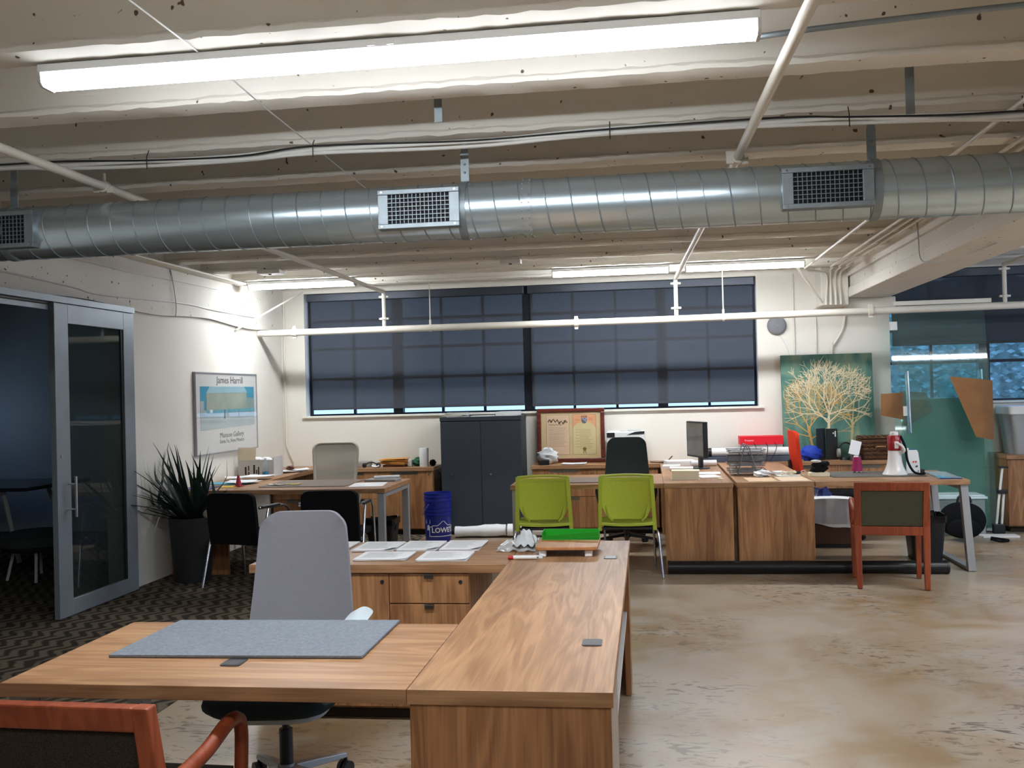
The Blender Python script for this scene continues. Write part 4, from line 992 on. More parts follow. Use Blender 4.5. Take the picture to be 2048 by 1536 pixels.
# ================================================================== far left desk items
def sheet(name, label, cat, c, w, d, m, rz=0, th=0.002, curl=0.0, group=None):
    b = MB()
    b.grid(lambda u, v: (w*(u-0.5), d*(v-0.5), th+curl*((u-0.5)**2+(v-0.5)**2)*2), 6, 6, thick=th)
    o = b.build(name, m, smooth=60, loc=c); o.rotation_euler = (0, 0, R(rz)); return tag(o, label, cat, group)
tag(MB().box(-3.46, -2.66, 8.37, 9.0, TT, TT+0.005).build('desk_pad', mat_leather, bevel=0.001), 'brown leather desk pad on the far left desk', 'desk pad')
sheet('paper_sheet', 'white sheet at the right end of the far left desk', 'paper', (-2.49, 8.52, 0.7402), 0.30, 0.38, paper, 8)
nb = thing('document_stack', 'grey bound document with a rolled sheet on the far left desk', 'documents', (-2.45, 8.87, 0.7403), -4)
MB().box(-0.15, 0.15, -0.09, 0.09, 0, 0.022).build('cover', mat('grey_cover', (150, 148, 146), 0.7), nb, bevel=0.002)
MB().cyl((-0.08, -0.02, 0.036), (0.14, 0.07, 0.036), 0.0135, n=12).build('rolled_sheet', paper, nb, smooth=40)
blue_f = mat('sky_blue_folder', (74, 158, 182), 0.5); navy = mat('navy_folder', (36, 52, 108), 0.5); yel = mat('yellow_card', (224, 190, 40), 0.5)
sheet('folder', 'dark navy folder at the left end of the side desk', 'folder', (-4.0, 8.36, 0.7402), 0.26, 0.30, navy, 6, 0.006)
sheet('folder', 'light blue folder under the papers near the traffic cone', 'folder', (-3.93, 8.80, 0.7402), 0.40, 0.26, blue_f, -8, 0.006)
sheet('envelope', 'yellow envelope next to the small cone', 'envelope', (-3.78, 8.48, 0.7402), 0.15, 0.14, yel, 12, 0.004)
for i, (x, y, a) in enumerate(((-3.88, 9.02, 14), (-3.78, 8.78, -20), (-3.99, 9.20, 30), (-3.82, 9.22, -6))):
    sheet('paper_sheet', ('lowest white sheet by the light blue folder', 'white sheet nearest the toy cone', 'white sheet against the wall below the poster', 'topmost white sheet before the carton')[i], 'paper', (x, y, 0.7465+i*0.0075), 0.27, 0.25, paper, a, 0.002, 0.01, 'loose sheets on the side desk')
cn = thing('toy_cone', 'small red toy traffic cone on the far left desk', 'toy', (-3.70, 8.50, 0.7405))
red_m = mat('cone_red', (176, 40, 60), 0.5)
MB().box(-0.035, 0.035, -0.035, 0.035, 0, 0.008).build('base', red_m, cn, bevel=0.003)
MB().lathe([(0.030, 0.008), (0.010, 0.10), (0.006, 0.104), (0.001, 0.104)], n=20).build('cone', red_m, cn, smooth=50)
MB().lathe([(0.0235, 0.031), (0.0205, 0.046)], n=20).lathe([(0.0178, 0.058), (0.0150, 0.072)], n=20).build('stripe', white_pl, cn, smooth=50)
bx = thing('carton', 'open white carton with crumpled paper on the far side desk', 'box', (-3.97, 9.66, 0.7405))
cw = mat('white_carton', (214, 214, 212), 0.7, var=0.03)
MB().box(-0.19, 0.19, -0.10, -0.097, 0, 0.17).build('front_panel', cw, bx); MB().box(-0.19, 0.19, 0.15, 0.153, 0, 0.17).build('back_panel', cw, bx)
MB().box(-0.19, -0.187, -0.097, 0.15, 0, 0.17).build('side_panel', cw, bx); MB().box(0.187, 0.19, -0.097, 0.15, 0, 0.20).build('side_panel', cw, bx); MB().box(-0.187, 0.187, -0.097, 0.15, 0, 0.003).build('bottom_panel', cw, bx)
MB().obox((-0.09, -0.11, 0.235), (0.19, 0.003, 0.13), Matrix.Rotation(R(-10), 3, 'X')).build('flap', mat('carton_inside', (222, 206, 176), 0.8), bx)
b = MB()
for i, (x, w, z0, z1) in enumerate(((-0.12, 0.018, 0.02, 0.10), (-0.085, 0.012, 0.02, 0.05), (-0.085, 0.012, 0.06, 0.11), (-0.03, 0.02, 0.03, 0.12), (0.0, 0.012, 0.03, 0.07), (0.02, 0.014, 0.02, 0.10))): b.box(x, x+w, -0.1008, -0.1002, z0, z1)
b.build('print', ink, bx)
MB().sphere((0.06, 0.03, 0.15), 0.07, 10, 8, (1, 0.8, 0.6)).sphere((-0.04, 0.05, 0.16), 0.06, 9, 7, (1, 0.8, 0.55)).build('crumpled_paper', paper, bx)
wb = thing('water_bottle', 'small clear water bottle in front of the white carton', 'bottle', (-3.845, 9.50, 0.7405))
MB().lathe([(0.001, 0.002), (0.030, 0.0), (0.032, 0.01), (0.032, 0.12), (0.024, 0.15), (0.012, 0.165), (0.012, 0.18)], n=20).build('body', glassy('bottle_plastic', (0.9, 0.95, 0.97), 0.85), wb, smooth=50)
MB().lathe([(0.0325, 0.015), (0.0325, 0.055)], n=20).build('label_band', mat('blue_label', (70, 140, 180), 0.4), wb, smooth=50)
MB().cyl((0, 0, 0.178), (0, 0, 0.192), 0.014, n=16).build('cap', white_pl, wb, smooth=40)
for i, (x, y, a, w) in enumerate(((-3.80, 10.12, 10, 0.26), (-3.88, 10.05, -25, 0.28), (-3.74, 10.22, 35, 0.2))):
    sheet('paper_sheet', ('white paper half under the claw clip', 'white paper below the corner conduit', 'small white paper nearest the credenza corner')[i], 'paper', (x, y, 0.7405+i*0.005), w, 0.2, paper, a, 0.002, 0.015, 'corner papers')
blob('hair_clip', 'brown claw clip lying on the corner papers', 'clip', (-3.80, 10.08, 0.763), (0.045, 0.03, 0.02), mat('tortoise', (92, 52, 40), 0.4), 4, 0.5)
for i, (x, y) in enumerate(((-3.38, 8.52), (-3.30, 8.50), (-3.17, 8.50))):
    sheet('card', ('white card at the left of the brown desk pad', 'cream card between two cards on the brown pad', 'yellow card on the brown desk pad')[i], 'card', (x, y, 0.7466+i*0.002), 0.11, 0.05, (paper, paper_y, yel)[i], i*20-15, 0.0015, 0.01, 'cards on the desk pad')
# credenza under the window
CT = 0.7405
def box_thing(name, label, cat, x0, x1, y0, y1, z0, z1, m, bevel=0.003, rz=0):
    o = MB().box(-(x1-x0)/2, (x1-x0)/2, -(y1-y0)/2, (y1-y0)/2, 0, z1-z0).build(name, m, bevel=bevel, loc=((x0+x1)/2, (y0+y1)/2, z0)); o.rotation_euler = (0, 0, R(rz)); return tag(o, label, cat)
bi = thing('ring_binder', 'grey binder seen through the beige mesh chair', 'binder', (-3.27, 10.72, CT), 8)
MB().box(-0.17, 0.17, -0.12, 0.12, 0, 0.055).build('cover', mat('binder_grey', (150, 146, 140), 0.6), bi, bevel=0.004); MB().cyl((-0.10, -0.122, 0.028), (-0.10, -0.12, 0.028), 0.012, n=12).build('ring_hole', ink, bi)
hs = thing('headset', 'small black headset beside the beige chair', 'headset', (-3.035, 10.54, CT), 0)
MB().tube(smooth_path([(-0.08, 0, 0.02), (-0.05, 0.02, 0.05), (0.0, 0.03, 0.055), (0.05, 0.02, 0.04), (0.07, 0, 0.03)], 5), 0.008, 7).build('band', black_pl, hs, smooth=60)
MB().sphere((0.075, 0, 0.028), 0.028, 12, 8, (1, 0.6, 1)).sphere((-0.085, 0, 0.026), 0.026, 12, 8, (1, 0.6, 1)).build('ear_pad', black_pl, hs, smooth=60)
sheet('paper_sheet', 'loose sheets beside the orange envelopes', 'paper', (-2.985, 10.52, CT), 0.08, 0.07, paper, 10, 0.012, 0.02)
en = thing('envelope_stack', 'stack of orange manila envelopes on the left credenza', 'envelopes', (-2.80, 10.66, CT), -3)
man = mat('manila_orange', (226, 158, 72), 0.7, var=0.04)
MB().box(-0.12, 0.12, -0.08, 0.08, 0, 0.022).build('book', mat('brown_book', (110, 66, 50), 0.6), en, bevel=0.003)
for i in range(5):
    a = Matrix.Rotation(jit(0.12), 3, 'Z') @ Matrix.Rotation(jit(0.05), 3, 'Y'); MB().obox((jit(0.012)-0.01, jit(0.01), 0.034+i*0.0135), (0.30, 0.2, 0.006), a).build('envelope', man, en, bevel=0.002)
box_thing('small_box', 'little white box between the envelopes and green pouch', 'box', -2.645, -2.605, 10.63, 10.69, CT, CT+0.075, white_pl)
gp = blob('pouch', 'green cloth pouch behind the wipes tub', 'pouch', (-2.55, 10.70, CT), (0.06, 0.05, 0.045), mat('green_cloth', (36, 104, 72), 0.7, bump=0.3, bscale=30), 9, 0.5)
wp = thing('wipes_tub', 'tall white wipes tub on the credenza corner', 'tub', (-2.455, 10.60, CT))
MB().lathe([(0.001, 0), (0.048, 0), (0.05, 0.01), (0.05, 0.168), (0.047, 0.172), (0.001, 0.172)], n=28).build('body', white_pl, wp, smooth=40)
MB().lathe([(0.0515, 0.172), (0.0515, 0.198), (0.046, 0.206), (0.001, 0.206)], n=28).build('lid', white_pl, wp, smooth=40)
b = MB()
for i in range(9):
    for k in range(7):
        th = -PI/2-0.75+k*0.24; b.cyl((0.0502*math.cos(th), 0.0502*math.sin(th), 0.02+i*0.016), (0.0502*math.cos(th+0.16), 0.0502*math.sin(th+0.16), 0.02+i*0.016), 0.0014, n=4)
b.build('print', ink_soft, wp)
blob('glove', 'black glove draped at the credenza corner', 'glove', (-2.372, 10.66, CT), (0.035, 0.055, 0.035), black_fab, 15, 0.4)
# grey steel cabinet
steel = mat('charcoal_steel', (52, 58, 66), 0.5, 0.1, var=0.06, scale=60, bump=0.06, bscale=500)
mc = thing('storage_cabinet', 'charcoal two-door steel storage cabinet under the window', 'cabinet', (-1.795, 10.70, 0.0))
MB().box(-0.445, 0.445, -0.21, 0.22, 0.03, 1.235).build('body', steel, mc, bevel=0.003)
MB().box(-0.448, 0.448, -0.23, 0.222, 1.2355, 1.28).build('top_cap', steel, mc, bevel=0.004)
MB().box(-0.43, 0.43, -0.19, 0.21, 0.0, 0.03).build('plinth', black_pl, mc)
for s in (-1, 1):
    d_ = MB().box(min(s*0.002, s*0.442), max(s*0.002, s*0.442), -0.229, -0.2105, 0.045, 1.228).build('door', steel, mc, bevel=0.004)
    kx = -0.33 if s < 0 else 0.105
    MB().cyl((kx, -0.242, 0.655), (kx, -0.229, 0.655), 0.011, n=14).build('lock', chrome, d_, smooth=40)
for i in range(6):
    sheet('magazine', ('lowest', 'second lowest', 'third', 'fourth', 'second highest', 'topmost')[i]+' magazine in the pile on top of the steel cabinet', 'magazine', (-2.085+jit(0.015), 10.66, 1.2805+i*0.0075), 0.23, 0.28, (paper, paper_y, off_pl)[i % 3], jit(12), 0.0065, 0.0, 'magazines on the steel cabinet')
box_thing('paper_box', 'low white box on top of the steel cabinet', 'box', -1.63, -1.40, 10.55, 10.85, 1.2805, 1.325, white_pl, 0.002, -3)
sheet('paper_sheet', 'flat papers between the magazines and box on the cabinet', 'paper', (-1.79, 10.64, 1.2805), 0.26, 0.22, paper, 6, 0.006)
cable('extension_lead', 'black lead hanging between credenza and steel cabinet', [(-2.30, 10.62, 0.70), (-2.275, 10.60, 0.60), (-2.28, 10.60, 0.3), (-2.285, 10.60, 0.02)], 0.008, black_pl)
# buckets
blue_b = mat('bucket_blue', (24, 38, 132), 0.35, var=0.05)
def bucket(label, loc, letters):
    t = thing('bucket', label, 'bucket', loc, 0, 'nested blue buckets')
    pr = [(0.001, 0.004), (0.128, 0.0), (0.131, 0.006), (0.140, 0.285), (0.1455, 0.287), (0.1455, 0.305), (0.1405, 0.307), (0.141, 0.325), (0.147, 0.327), (0.147, 0.34), (0.142, 0.341), (0.1425, 0.360), (0.146, 0.362), (0.146, 0.368), (0.139, 0.368), (0.127, 0.012), (0.001, 0.012)]
    MB().lathe(pr, n=40).build('pail', blue_b, t, smooth=35)
    if letters:
        def wrap(b, ang, z0, r):
            b.v = [((r+v[2])*math.sin(ang+v[0]/r), -(r+v[2])*math.cos(ang+v[0]/r), z0+v[1]) for v in b.v]; return b
        wrap(text_mb("LOWE'S", 0.072, 0.0006, 0.0015, 1.0), 0.62, 0.135, 0.1375).build('lettering', white_pl, t)
        out = [(-0.15, -0.06), (0.15, -0.06), (0.15, 0.035), (0.11, 0.035), (0.10, 0.05), (0.05, 0.05), (0.0, 0.10), (-0.06, 0.05), (-0.115, 0.05), (-0.118, 0.037), (-0.15, 0.037)]
        b = MB()
        for i in range(len(out)):
            a_, c_ = Vector(out[i]), Vector(out[(i+1) % len(out)])
            for q in range(6):
                p0 = a_+(c_-a_)*q/6; p1 = a_+(c_-a_)*(q+1)/6; n_ = Vector((-(c_-a_).y, (c_-a_).x)).normalized()*0.003; k = len(b.v)
                b.v += [(p0.x-n_.x, p0.y-n_.y, 0.0006), (p1.x-n_.x, p1.y-n_.y, 0.0006), (p1.x+n_.x, p1.y+n_.y, 0.0006), (p0.x+n_.x, p0.y+n_.y, 0.0006)]; b.f.append((k, k+1, k+2, k+3))
        wrap(b, 0.62, 0.135, 0.1375).build('logo_outline', white_pl, t)
        wrap(MB().prism([(-0.03, -0.02), (0.03, -0.02), (0.03, 0.02), (-0.03, 0.02)], 2, 0, 0.0008), -0.62, 0.225, 0.1385).build('label_patch', pale_pl, t)
        wrap(MB().prism([(-0.018, -0.03), (0.012, -0.026), (0.02, -0.005), (0.004, 0.03), (-0.015, 0.02)], 2, 0, 0.0008), -0.58, 0.165, 0.1378).build('label_patch', pale_pl, t)
        w = smooth_path([(-0.146, 0.0, 0.295), (-0.155, -0.03, 0.285), (-0.12, -0.10, 0.33), (-0.06, -0.148, 0.41)], 5)
        MB().tube(w, 0.0025, 6).build('handle', chrome, t, smooth=60)
    return t
b1 = bucket('lower of the two nested blue buckets, with white lettering', (-2.185, 10.0, 0), True)
b2 = bucket('upper of the two nested blue buckets', (-2.183, 10.0, 0.145), False)
def roll_surface(p0, p1, r, seed, n=16):
    b = MB(); rs = random.Random(seed); P0, P1 = Vector(p0), Vector(p1); m = 12; cs = []
    for i in range(m+1):
        q = i/m; cs.append((P0+(P1-P0)*q, r*(1+0.12*math.sin(q*7+seed)+rs.uniform(-0.05, 0.05))))
    t = (P1-P0).normalized(); a = t.cross(Vector((0, 0, 1))).normalized(); u = a.cross(t)
    for c, rr in cs:
        for j in range(n):
            th = 2*PI*j/n; b.v.append(tuple(c+a*math.cos(th)*rr*1.35+u*max(math.sin(th)*rr, -r*0.98)))
    for i in range(m):
        for j in range(n): b.f.append((i*n+j, i*n+(j+1) % n, (i+1)*n+(j+1) % n, (i+1)*n+j))
    b.f.append(tuple(range(n))); b.f.append(tuple(m*n+j for j in range(n)))
    return b
tag(roll_surface((-2.06, 10.28, 0.062), (-1.52, 10.32, 0.075), 0.06, 3).build('paper_roll', paper, smooth=45), 'flattened white paper roll on the floor before the steel cabinet', 'paper roll')
tag(roll_surface((-1.50, 10.30, 0.075), (-0.9, 10.34, 0.062), 0.06, 8).build('paper_roll', paper, smooth=45), 'second white paper roll on the floor right of the crease', 'paper roll')
def waste_bin(label, x, y, w, d, h, liner=True, taper=0.8):
    t = thing('waste_bin', label, 'bin', (x, y, 0.002))
    b = MB(); n = 0
    po_ = lambda k, s=1.0: rrect(-w/2*k*s, w/2*k*s, -d/2*k*s, d/2*k*s, 0.03)
    rings = [(taper, 0.0), (1.0, h), (0.97, h), (taper*0.97, 0.01)]
    for k, z in rings:
        for p in po_(k): b.v.append((p[0], p[1], z))
    m = len(po_(1))
    for i in range(3):
        for j in range(m): b.f.append((i*m+j, i*m+(j+1) % m, (i+1)*m+(j+1) % m, (i+1)*m+j))
    b.f.append(tuple(range(m))); b.f.append(tuple(3*m+j for j in range(m)))
    b.build('body', black_pl, t, smooth=40)
    if liner:
        b = MB(); pp = po_(1.02)
        for i, (k, z) in enumerate(((0.93, h-0.10), (0.975, h+0.01), (1.03, h+0.008), (1.04, h-0.05))):
            for j, p in enumerate(po_(k)): b.v.append((p[0]*(1+0.02*math.sin(j*3.1+i)), p[1]*(1+0.02*math.cos(j*2.3)), z+0.012*math.sin(j*2.7+i*0.5)))
        for i in range(3):
            for j in range(m): b.f.append((i*m+j, i*m+(j+1) % m, (i+1)*m+(j+1) % m, (i+1)*m+j))
        b.build('liner', mat('bin_liner', (14, 14, 16), 0.2, bump=0.4, bscale=40), t, smooth=60)
waste_bin('black waste bin with liner under the far left desk end', -2.67, 9.62, 0.30, 0.25, 0.29)
waste_bin('black waste bin with liner beside the backpack', 2.35, 8.90, 0.30, 0.27, 0.38)
# ================================================================== middle far workstation items
tag(MB().box(-0.80, -0.02, 8.42, 8.92, TT, TT+0.005).build('desk_pad', mat_leather, bevel=0.001), 'brown desk pad on the middle desk behind the green chairs', 'desk pad')
def leaning(name, label, cat, loc, tilt, rz=0):
    t = thing(name, label, cat, loc); t.rotation_euler = (R(-tilt), 0, R(rz)); return t
cf = leaning('framed_certificates', 'two certificates in one dark cherry frame leaning on the credenza', 'picture', (-0.845, 10.86, 0.7415), 4)
fw, fh = 0.375, 0.60
fr_m = wood('frame_cherry', (132, 56, 34), (86, 28, 18), 0, 0.3, 0.4)
for x0, x1, z0, z1 in ((-fw, fw, fh-0.045, fh), (-fw, fw, 0, 0.045), (-fw, -fw+0.045, 0.045, fh-0.045), (fw-0.045, fw, 0.045, fh-0.045)):
    MB().box(x0, x1, -0.03, 0.0, z0, z1).build('frame_rail', fr_m, cf, bevel=0.008)
MB().box(-fw+0.04, fw-0.04, -0.012, -0.002, 0.04, fh-0.04).build('mount', mat('cream_mount', (214, 186, 140), 0.8), cf)
def cert(x0, x1, z0, z1, rgb, parent, kind):
    f = -0.0125
    c = MB().box(x0, x1, f-0.0006, f, z0, z1).build('certificate', mat('cert_%d' % rgb[2], rgb, 0.8, var=0.03, scale=8), parent)
    b = MB()
    for a in ((x0, x0+0.002, z0, z1), (x1-0.002, x1, z0, z1), (x0, x1, z0, z0+0.002), (x0, x1, z1-0.002, z1)): b.box(a[0], a[1], f-0.0012, f-0.0007, a[2], a[3])
    b.build('border', ink, c)
    b = MB(); rs = random.Random(kind); w = x1-x0
    top = 0.62 if kind else 0.68
    for i in range(14):
        z = z0+(z1-z0)*(top-i*0.036)
        b.box(x0+w*(0.3 if (kind and i % 2) else 0.12), x0+w*rs.uniform(0.7, 0.88), f-0.0012, f-0.0009, z-0.0014, z+0.0014)
    b.build('text_lines', mat('cert_ink', (150, 120, 96), 0.8), c)
    return c, f
c1, f = cert(-0.275, -0.015, 0.085, 0.53, (222, 190, 158), cf, 0)
b = MB(); rs = random.Random(5)
for i in range(34):
    x = -0.25+0.21*(i/33); z = 0.455+0.012*math.sin(i*0.9)+0.012*math.sin(i*0.19); b.obox((x, f-0.001, z), (0.010, 0.0004, rs.uniform(0.006, 0.03)), Matrix.Rotation(rs.uniform(-0.6, 0.6), 3, 'Y'))
for i in range(16): b.obox((-0.24+i*0.009, f-0.001, 0.418+0.006*math.sin(i*1.7)), (0.008, 0.0004, 0.007), Matrix.Rotation(rs.uniform(-0.6, 0.6), 3, 'Y'))
b.build('scroll_heading', mat('sepia_ink', (96, 78, 54), 0.8), c1)
c2, f = cert(0.02, 0.28, 0.085, 0.53, (216, 196, 148), cf, 3)
arch = [(0.022, 0.36), (0.022, 0.528), (0.278, 0.528), (0.278, 0.36)]+[(0.15+0.128*math.cos(R(a)), 0.36+0.085*math.sin(R(a))) for a in range(0, 181, 12)]
MB().prism(arch, 1, f-0.0011, f-0.0007).build('arch_print', mat('peach_print', (226, 164, 120), 0.8), c2)
sh = [(0.118, 0.46), (0.118, 0.49), (0.182, 0.49), (0.182, 0.46), (0.172, 0.435), (0.15, 0.425), (0.128, 0.435)]
MB().prism(sh, 1, f-0.0016, f-0.0012).build('crest_shield', mat('crest_grey', (96, 92, 104), 0.7), c2)
MB().prism([(0.118, 0.487), (0.14, 0.487), (0.182, 0.452), (0.175, 0.44)], 1, f-0.002, f-0.0017).prism([(0.16, 0.47), (0.18, 0.47), (0.18, 0.487), (0.16, 0.487)], 1, f-0.002, f-0.0017).build('crest_band', mat('crest_blue', (150, 158, 180), 0.7), c2)
b = MB()
for i in range(5): x = 0.122+i*0.014; b.prism([(x-0.005, 0.494), (x+0.005, 0.494), (x+0.004, 0.514), (x-0.004, 0.514)], 1, f-0.0016, f-0.0012)
b.build('crest_crown', mat('crown_brown', (120, 70, 60), 0.7), c2)
b = MB()
for i in range(4): b.box(0.195, 0.245, f-0.0016, f-0.0012, 0.462+i*0.009, 0.465+i*0.009)
b.box(0.055, 0.10, f-0.0016, f-0.0012, 0.465, 0.470).build('crest_lines', mat('rust_ink', (196, 104, 76), 0.8), c2)
MB().cyl((0.15, f-0.003, 0.145), (0.15, f-0.0007, 0.145), 0.021, n=20).prism([(0.14, 0.13), (0.13, 0.092), (0.14, 0.098), (0.148, 0.13)], 1, f-0.002, f-0.001).prism([(0.152, 0.13), (0.16, 0.098), (0.17, 0.092), (0.16, 0.13)], 1, f-0.002, f-0.001).build('seal', mat('gold_seal', (150, 122, 60), 0.4, 0.5), c2, smooth=40)
MB().box(-fw+0.045, fw-0.045, -0.022, -0.020, 0.045, fh-0.045).build('glazing', clear_gl, cf)
blob('plastic_bag', 'white plastic carrier bag in front of the certificates', 'bag', (-1.09, 10.66, CT), (0.115, 0.075, 0.085), bag_w, 21, 0.32)
box_thing('black_case', 'small black case in front of the white carrier bag', 'case', -1.175, -1.06, 10.50, 10.555, CT, CT+0.055, black_pl, 0.006, 4)
sheet('paper_sheet', 'papers lying in front of the framed certificates', 'paper', (-0.80, 10.58, CT), 0.26, 0.16, paper, -6, 0.006, 0.01)
pr = thing('printer', 'white office printer behind the dark green chair', 'printer', (-0.235, 10.70, CT))
MB().box(-0.20, 0.20, -0.17, 0.17, 0.0, 0.225).build('body', white_pl, pr, bevel=0.012)
MB().box(-0.205, 0.205, -0.18, 0.17, 0.226, 0.345).build('scanner', white_pl, pr, bevel=0.012)
MB().box(-0.20, -0.115, -0.1865, -0.1805, 0.285, 0.335).build('control_panel', dark_metal, pr, bevel=0.003)
MB().box(-0.125, 0.11, -0.185, -0.1805, 0.252, 0.277).build('output_slot', black_pl, pr)
MB().prism([(0.02, 0.31), (0.20, 0.318), (0.20, 0.345), (0.10, 0.34)], 1, -0.184, -0.1805).build('tray_shadow', dark_metal, pr)
MB().box(-0.06, 0.0, -0.12, -0.06, 0.3455, 0.358).box(0.02, 0.16, -0.15, 0.12, 0.3455, 0.360).build('feeder', off_pl, pr, bevel=0.004)
cable('usb_cord', 'brown looped cord lying right of the printer', [(0.02, 10.55, CT+0.012), (0.12, 10.50, CT+0.012), (0.20, 10.60, CT+0.02), (0.25, 10.56, CT+0.07), (0.22, 10.54, CT+0.03), (0.30, 10.52, CT+0.012), (0.36, 10.42, CT+0.01), (0.25, 10.38, CT+0.008), (0.10, 10.50, CT+0.012)], 0.006, mat('brown_cord', (64, 46, 36), 0.6))
# monitor side desk
mo = thing('monitor', 'flat monitor turned away sideways on the middle side desk', 'monitor', (0.475, 9.78, CT), -70)
scr = mat('screen_grey', (96, 96, 92), 0.18, var=0.2, scale=3)
MB().box(-0.215, 0.215, -0.02, 0.025, 0.11, 0.46).build('casing', black_pl, mo, bevel=0.006)
MB().box(-0.20, 0.20, -0.0215, -0.0203, 0.128, 0.445).build('screen', scr, mo)
MB().box(-0.035, 0.035, 0.02, 0.05, 0.012, 0.25).build('stand', black_pl, mo, bevel=0.006)
MB().lathe([(0.001, 0), (0.12, 0), (0.118, 0.008), (0.001, 0.014)], n=28).build('foot', dark_metal, mo, smooth=30)
bk = thing('book', 'thick cream-edged closed book near the front of the middle side desk', 'book', (0.315, 8.66, CT), -2)
MB().box(-0.115, 0.115, -0.08, 0.08, 0.004, 0.072).build('pages', paper_y, bk)
MB().box(-0.12, 0.12, -0.085, 0.085, 0, 0.004).box(-0.12, 0.12, -0.085, 0.085, 0.072, 0.077).build('cover', mat('book_cover', (228, 220, 196), 0.6), bk)
def ream(label, x, y, w, d, h, rz, m=paper):
    o = MB().box(-w/2, w/2, -d/2, d/2, 0, h).build('paper_stack', m, bevel=0.001, loc=(x, y, CT)); o.rotation_euler = (0, 0, R(rz)); return tag(o, label, 'papers')
ream('thick stack of white paper behind the monitor foot', 0.32, 10.22, 0.30, 0.24, 0.05, 8)
ream('low white paper stack left of the monitor foot', 0.225, 9.85, 0.17, 0.20, 0.03, -4)
tag(MB().cyl((0.20, 9.52, CT+0.021), (0.42, 9.50, CT+0.021), 0.02, n=14).build('rolled_sheet', paper, smooth=40), 'short rolled white sheet left of the monitor', 'paper roll')
sheet('brochure', 'white brochure with a logo beside the cream book', 'brochure', (0.52, 8.86, CT), 0.18, 0.26, paper, 10, 0.006)
sheet('brochure', 'wide white sheet between the monitor and the letter trays', 'brochure', (0.50, 9.20, CT), 0.30, 0.22, paper, -3, 0.004)
tag(MB().lathe([(0.001, 0), (0.03, 0), (0.03, 0.006), (0.001, 0.007)], n=16).build('coaster', paper_y, loc=(0.615, 8.62, CT)), 'tiny cream disc right of the cream book', 'coaster')
tag(MB().cyl((0.42, 10.02, CT+0.031), (0.675, 10.06, CT+0.031), 0.030, n=16).build('rolled_sheet', paper, smooth=40), 'white roll behind the monitor towards the red box', 'paper roll')
# right side desk: wire trays, papers
wt = thing('letter_trays', 'grey wire four-tier letter trays on the right side desk', 'trays', (0.865, 9.02, CT))
wire = mat('grey_wire', (122, 122, 124), 0.4, 0.6)
wmesh = sheer('wire_mesh', (120, 120, 122), 0.62)
for k, z in enumerate((0.022, 0.082, 0.140, 0.198)):
    t_ = MB().tube([(-0.165, -0.12, z+0.03), (0.165, -0.12, z+0.03), (0.165, 0.12, z+0.03), (-0.165, 0.12, z+0.03)], 0.0035, 6, closed=True).build('tray', wire, wt, smooth=60)
    MB().box(-0.15, 0.15, -0.11, 0.11, z, z+0.002).box(-0.158, 0.158, -0.118, -0.115, z, z+0.028).box(-0.158, 0.158, 0.115, 0.118, z, z+0.028).build('tray_mesh', wmesh, t_)
    if k in (0, 1, 3): MB().box(-0.13, 0.13, -0.10, 0.10, z+0.003, z+0.003+(0.02, 0.008, 0, 0.015)[k]).build('tray_papers', paper, t_)
for y in (-0.128, 0.128):
    MB().tube(smooth_path([(-0.085, y, 0.004), (-0.03, y, 0.22), (0.0, y, 0.268), (0.03, y, 0.22), (0.085, y, 0.004)], 5), 0.0055, 7).build('side_hoop', wire, wt, smooth=60)
sheet('paper_sheet', 'cream sheet hanging at the front edge before the wire trays', 'paper', (0.93, 8.50, CT), 0.23, 0.36, mat('tan_sheet', (220, 186, 148), 0.7), 2, 0.003)
sheet('paper_sheet', 'pale tan sheet under the white trinkets', 'paper', (1.195, 8.52, CT), 0.24, 0.40, mat('tan_sheet2', (224, 196, 166), 0.7), 2, 0.003)
blob('tissue', 'crumpled white tissue in front of the wire trays', 'tissue', (0.98, 8.74, CT+0.004), (0.075, 0.05, 0.028), paper, 31, 0.5)
tr = thing('trinket_dish', 'white dish of small trinkets on the pale tan sheet', 'dish', (1.20, 8.76, CT+0.004))
MB().prism(rrect(-0.10, 0.10, -0.06, 0.06, 0.03), 2, 0, 0.008).build('dish', white_pl, tr, smooth=30)
rs = random.Random(2); b = MB()
for i in range(26): b.sphere((rs.uniform(-0.06, 0.06), rs.uniform(-0.035, 0.035), 0.014+rs.uniform(0, 0.028)), rs.uniform(0.006, 0.012), 7, 5)
b.build('beads', mat('bead_white', (226, 214, 190), 0.3), tr, smooth=60)
MB().sphere((0.075, 0.0, 0.03), 0.022, 10, 8, (1.4, 0.6, 0.7)).build('dark_piece', black_pl, tr, smooth=60)
MB().tube([(0.13+0.02*math.cos(a*PI/6), 0.03, 0.024+0.02*math.sin(a*PI/6)) for a in range(12)], 0.004, 6, closed=True).build('ring', off_pl, tr, smooth=60)
box_thing('card_box', 'small open box with blue content left of the trinket dish', 'box', 1.09, 1.19, 8.90, 9.02, CT, CT+0.03, paper, 0.002, 10)
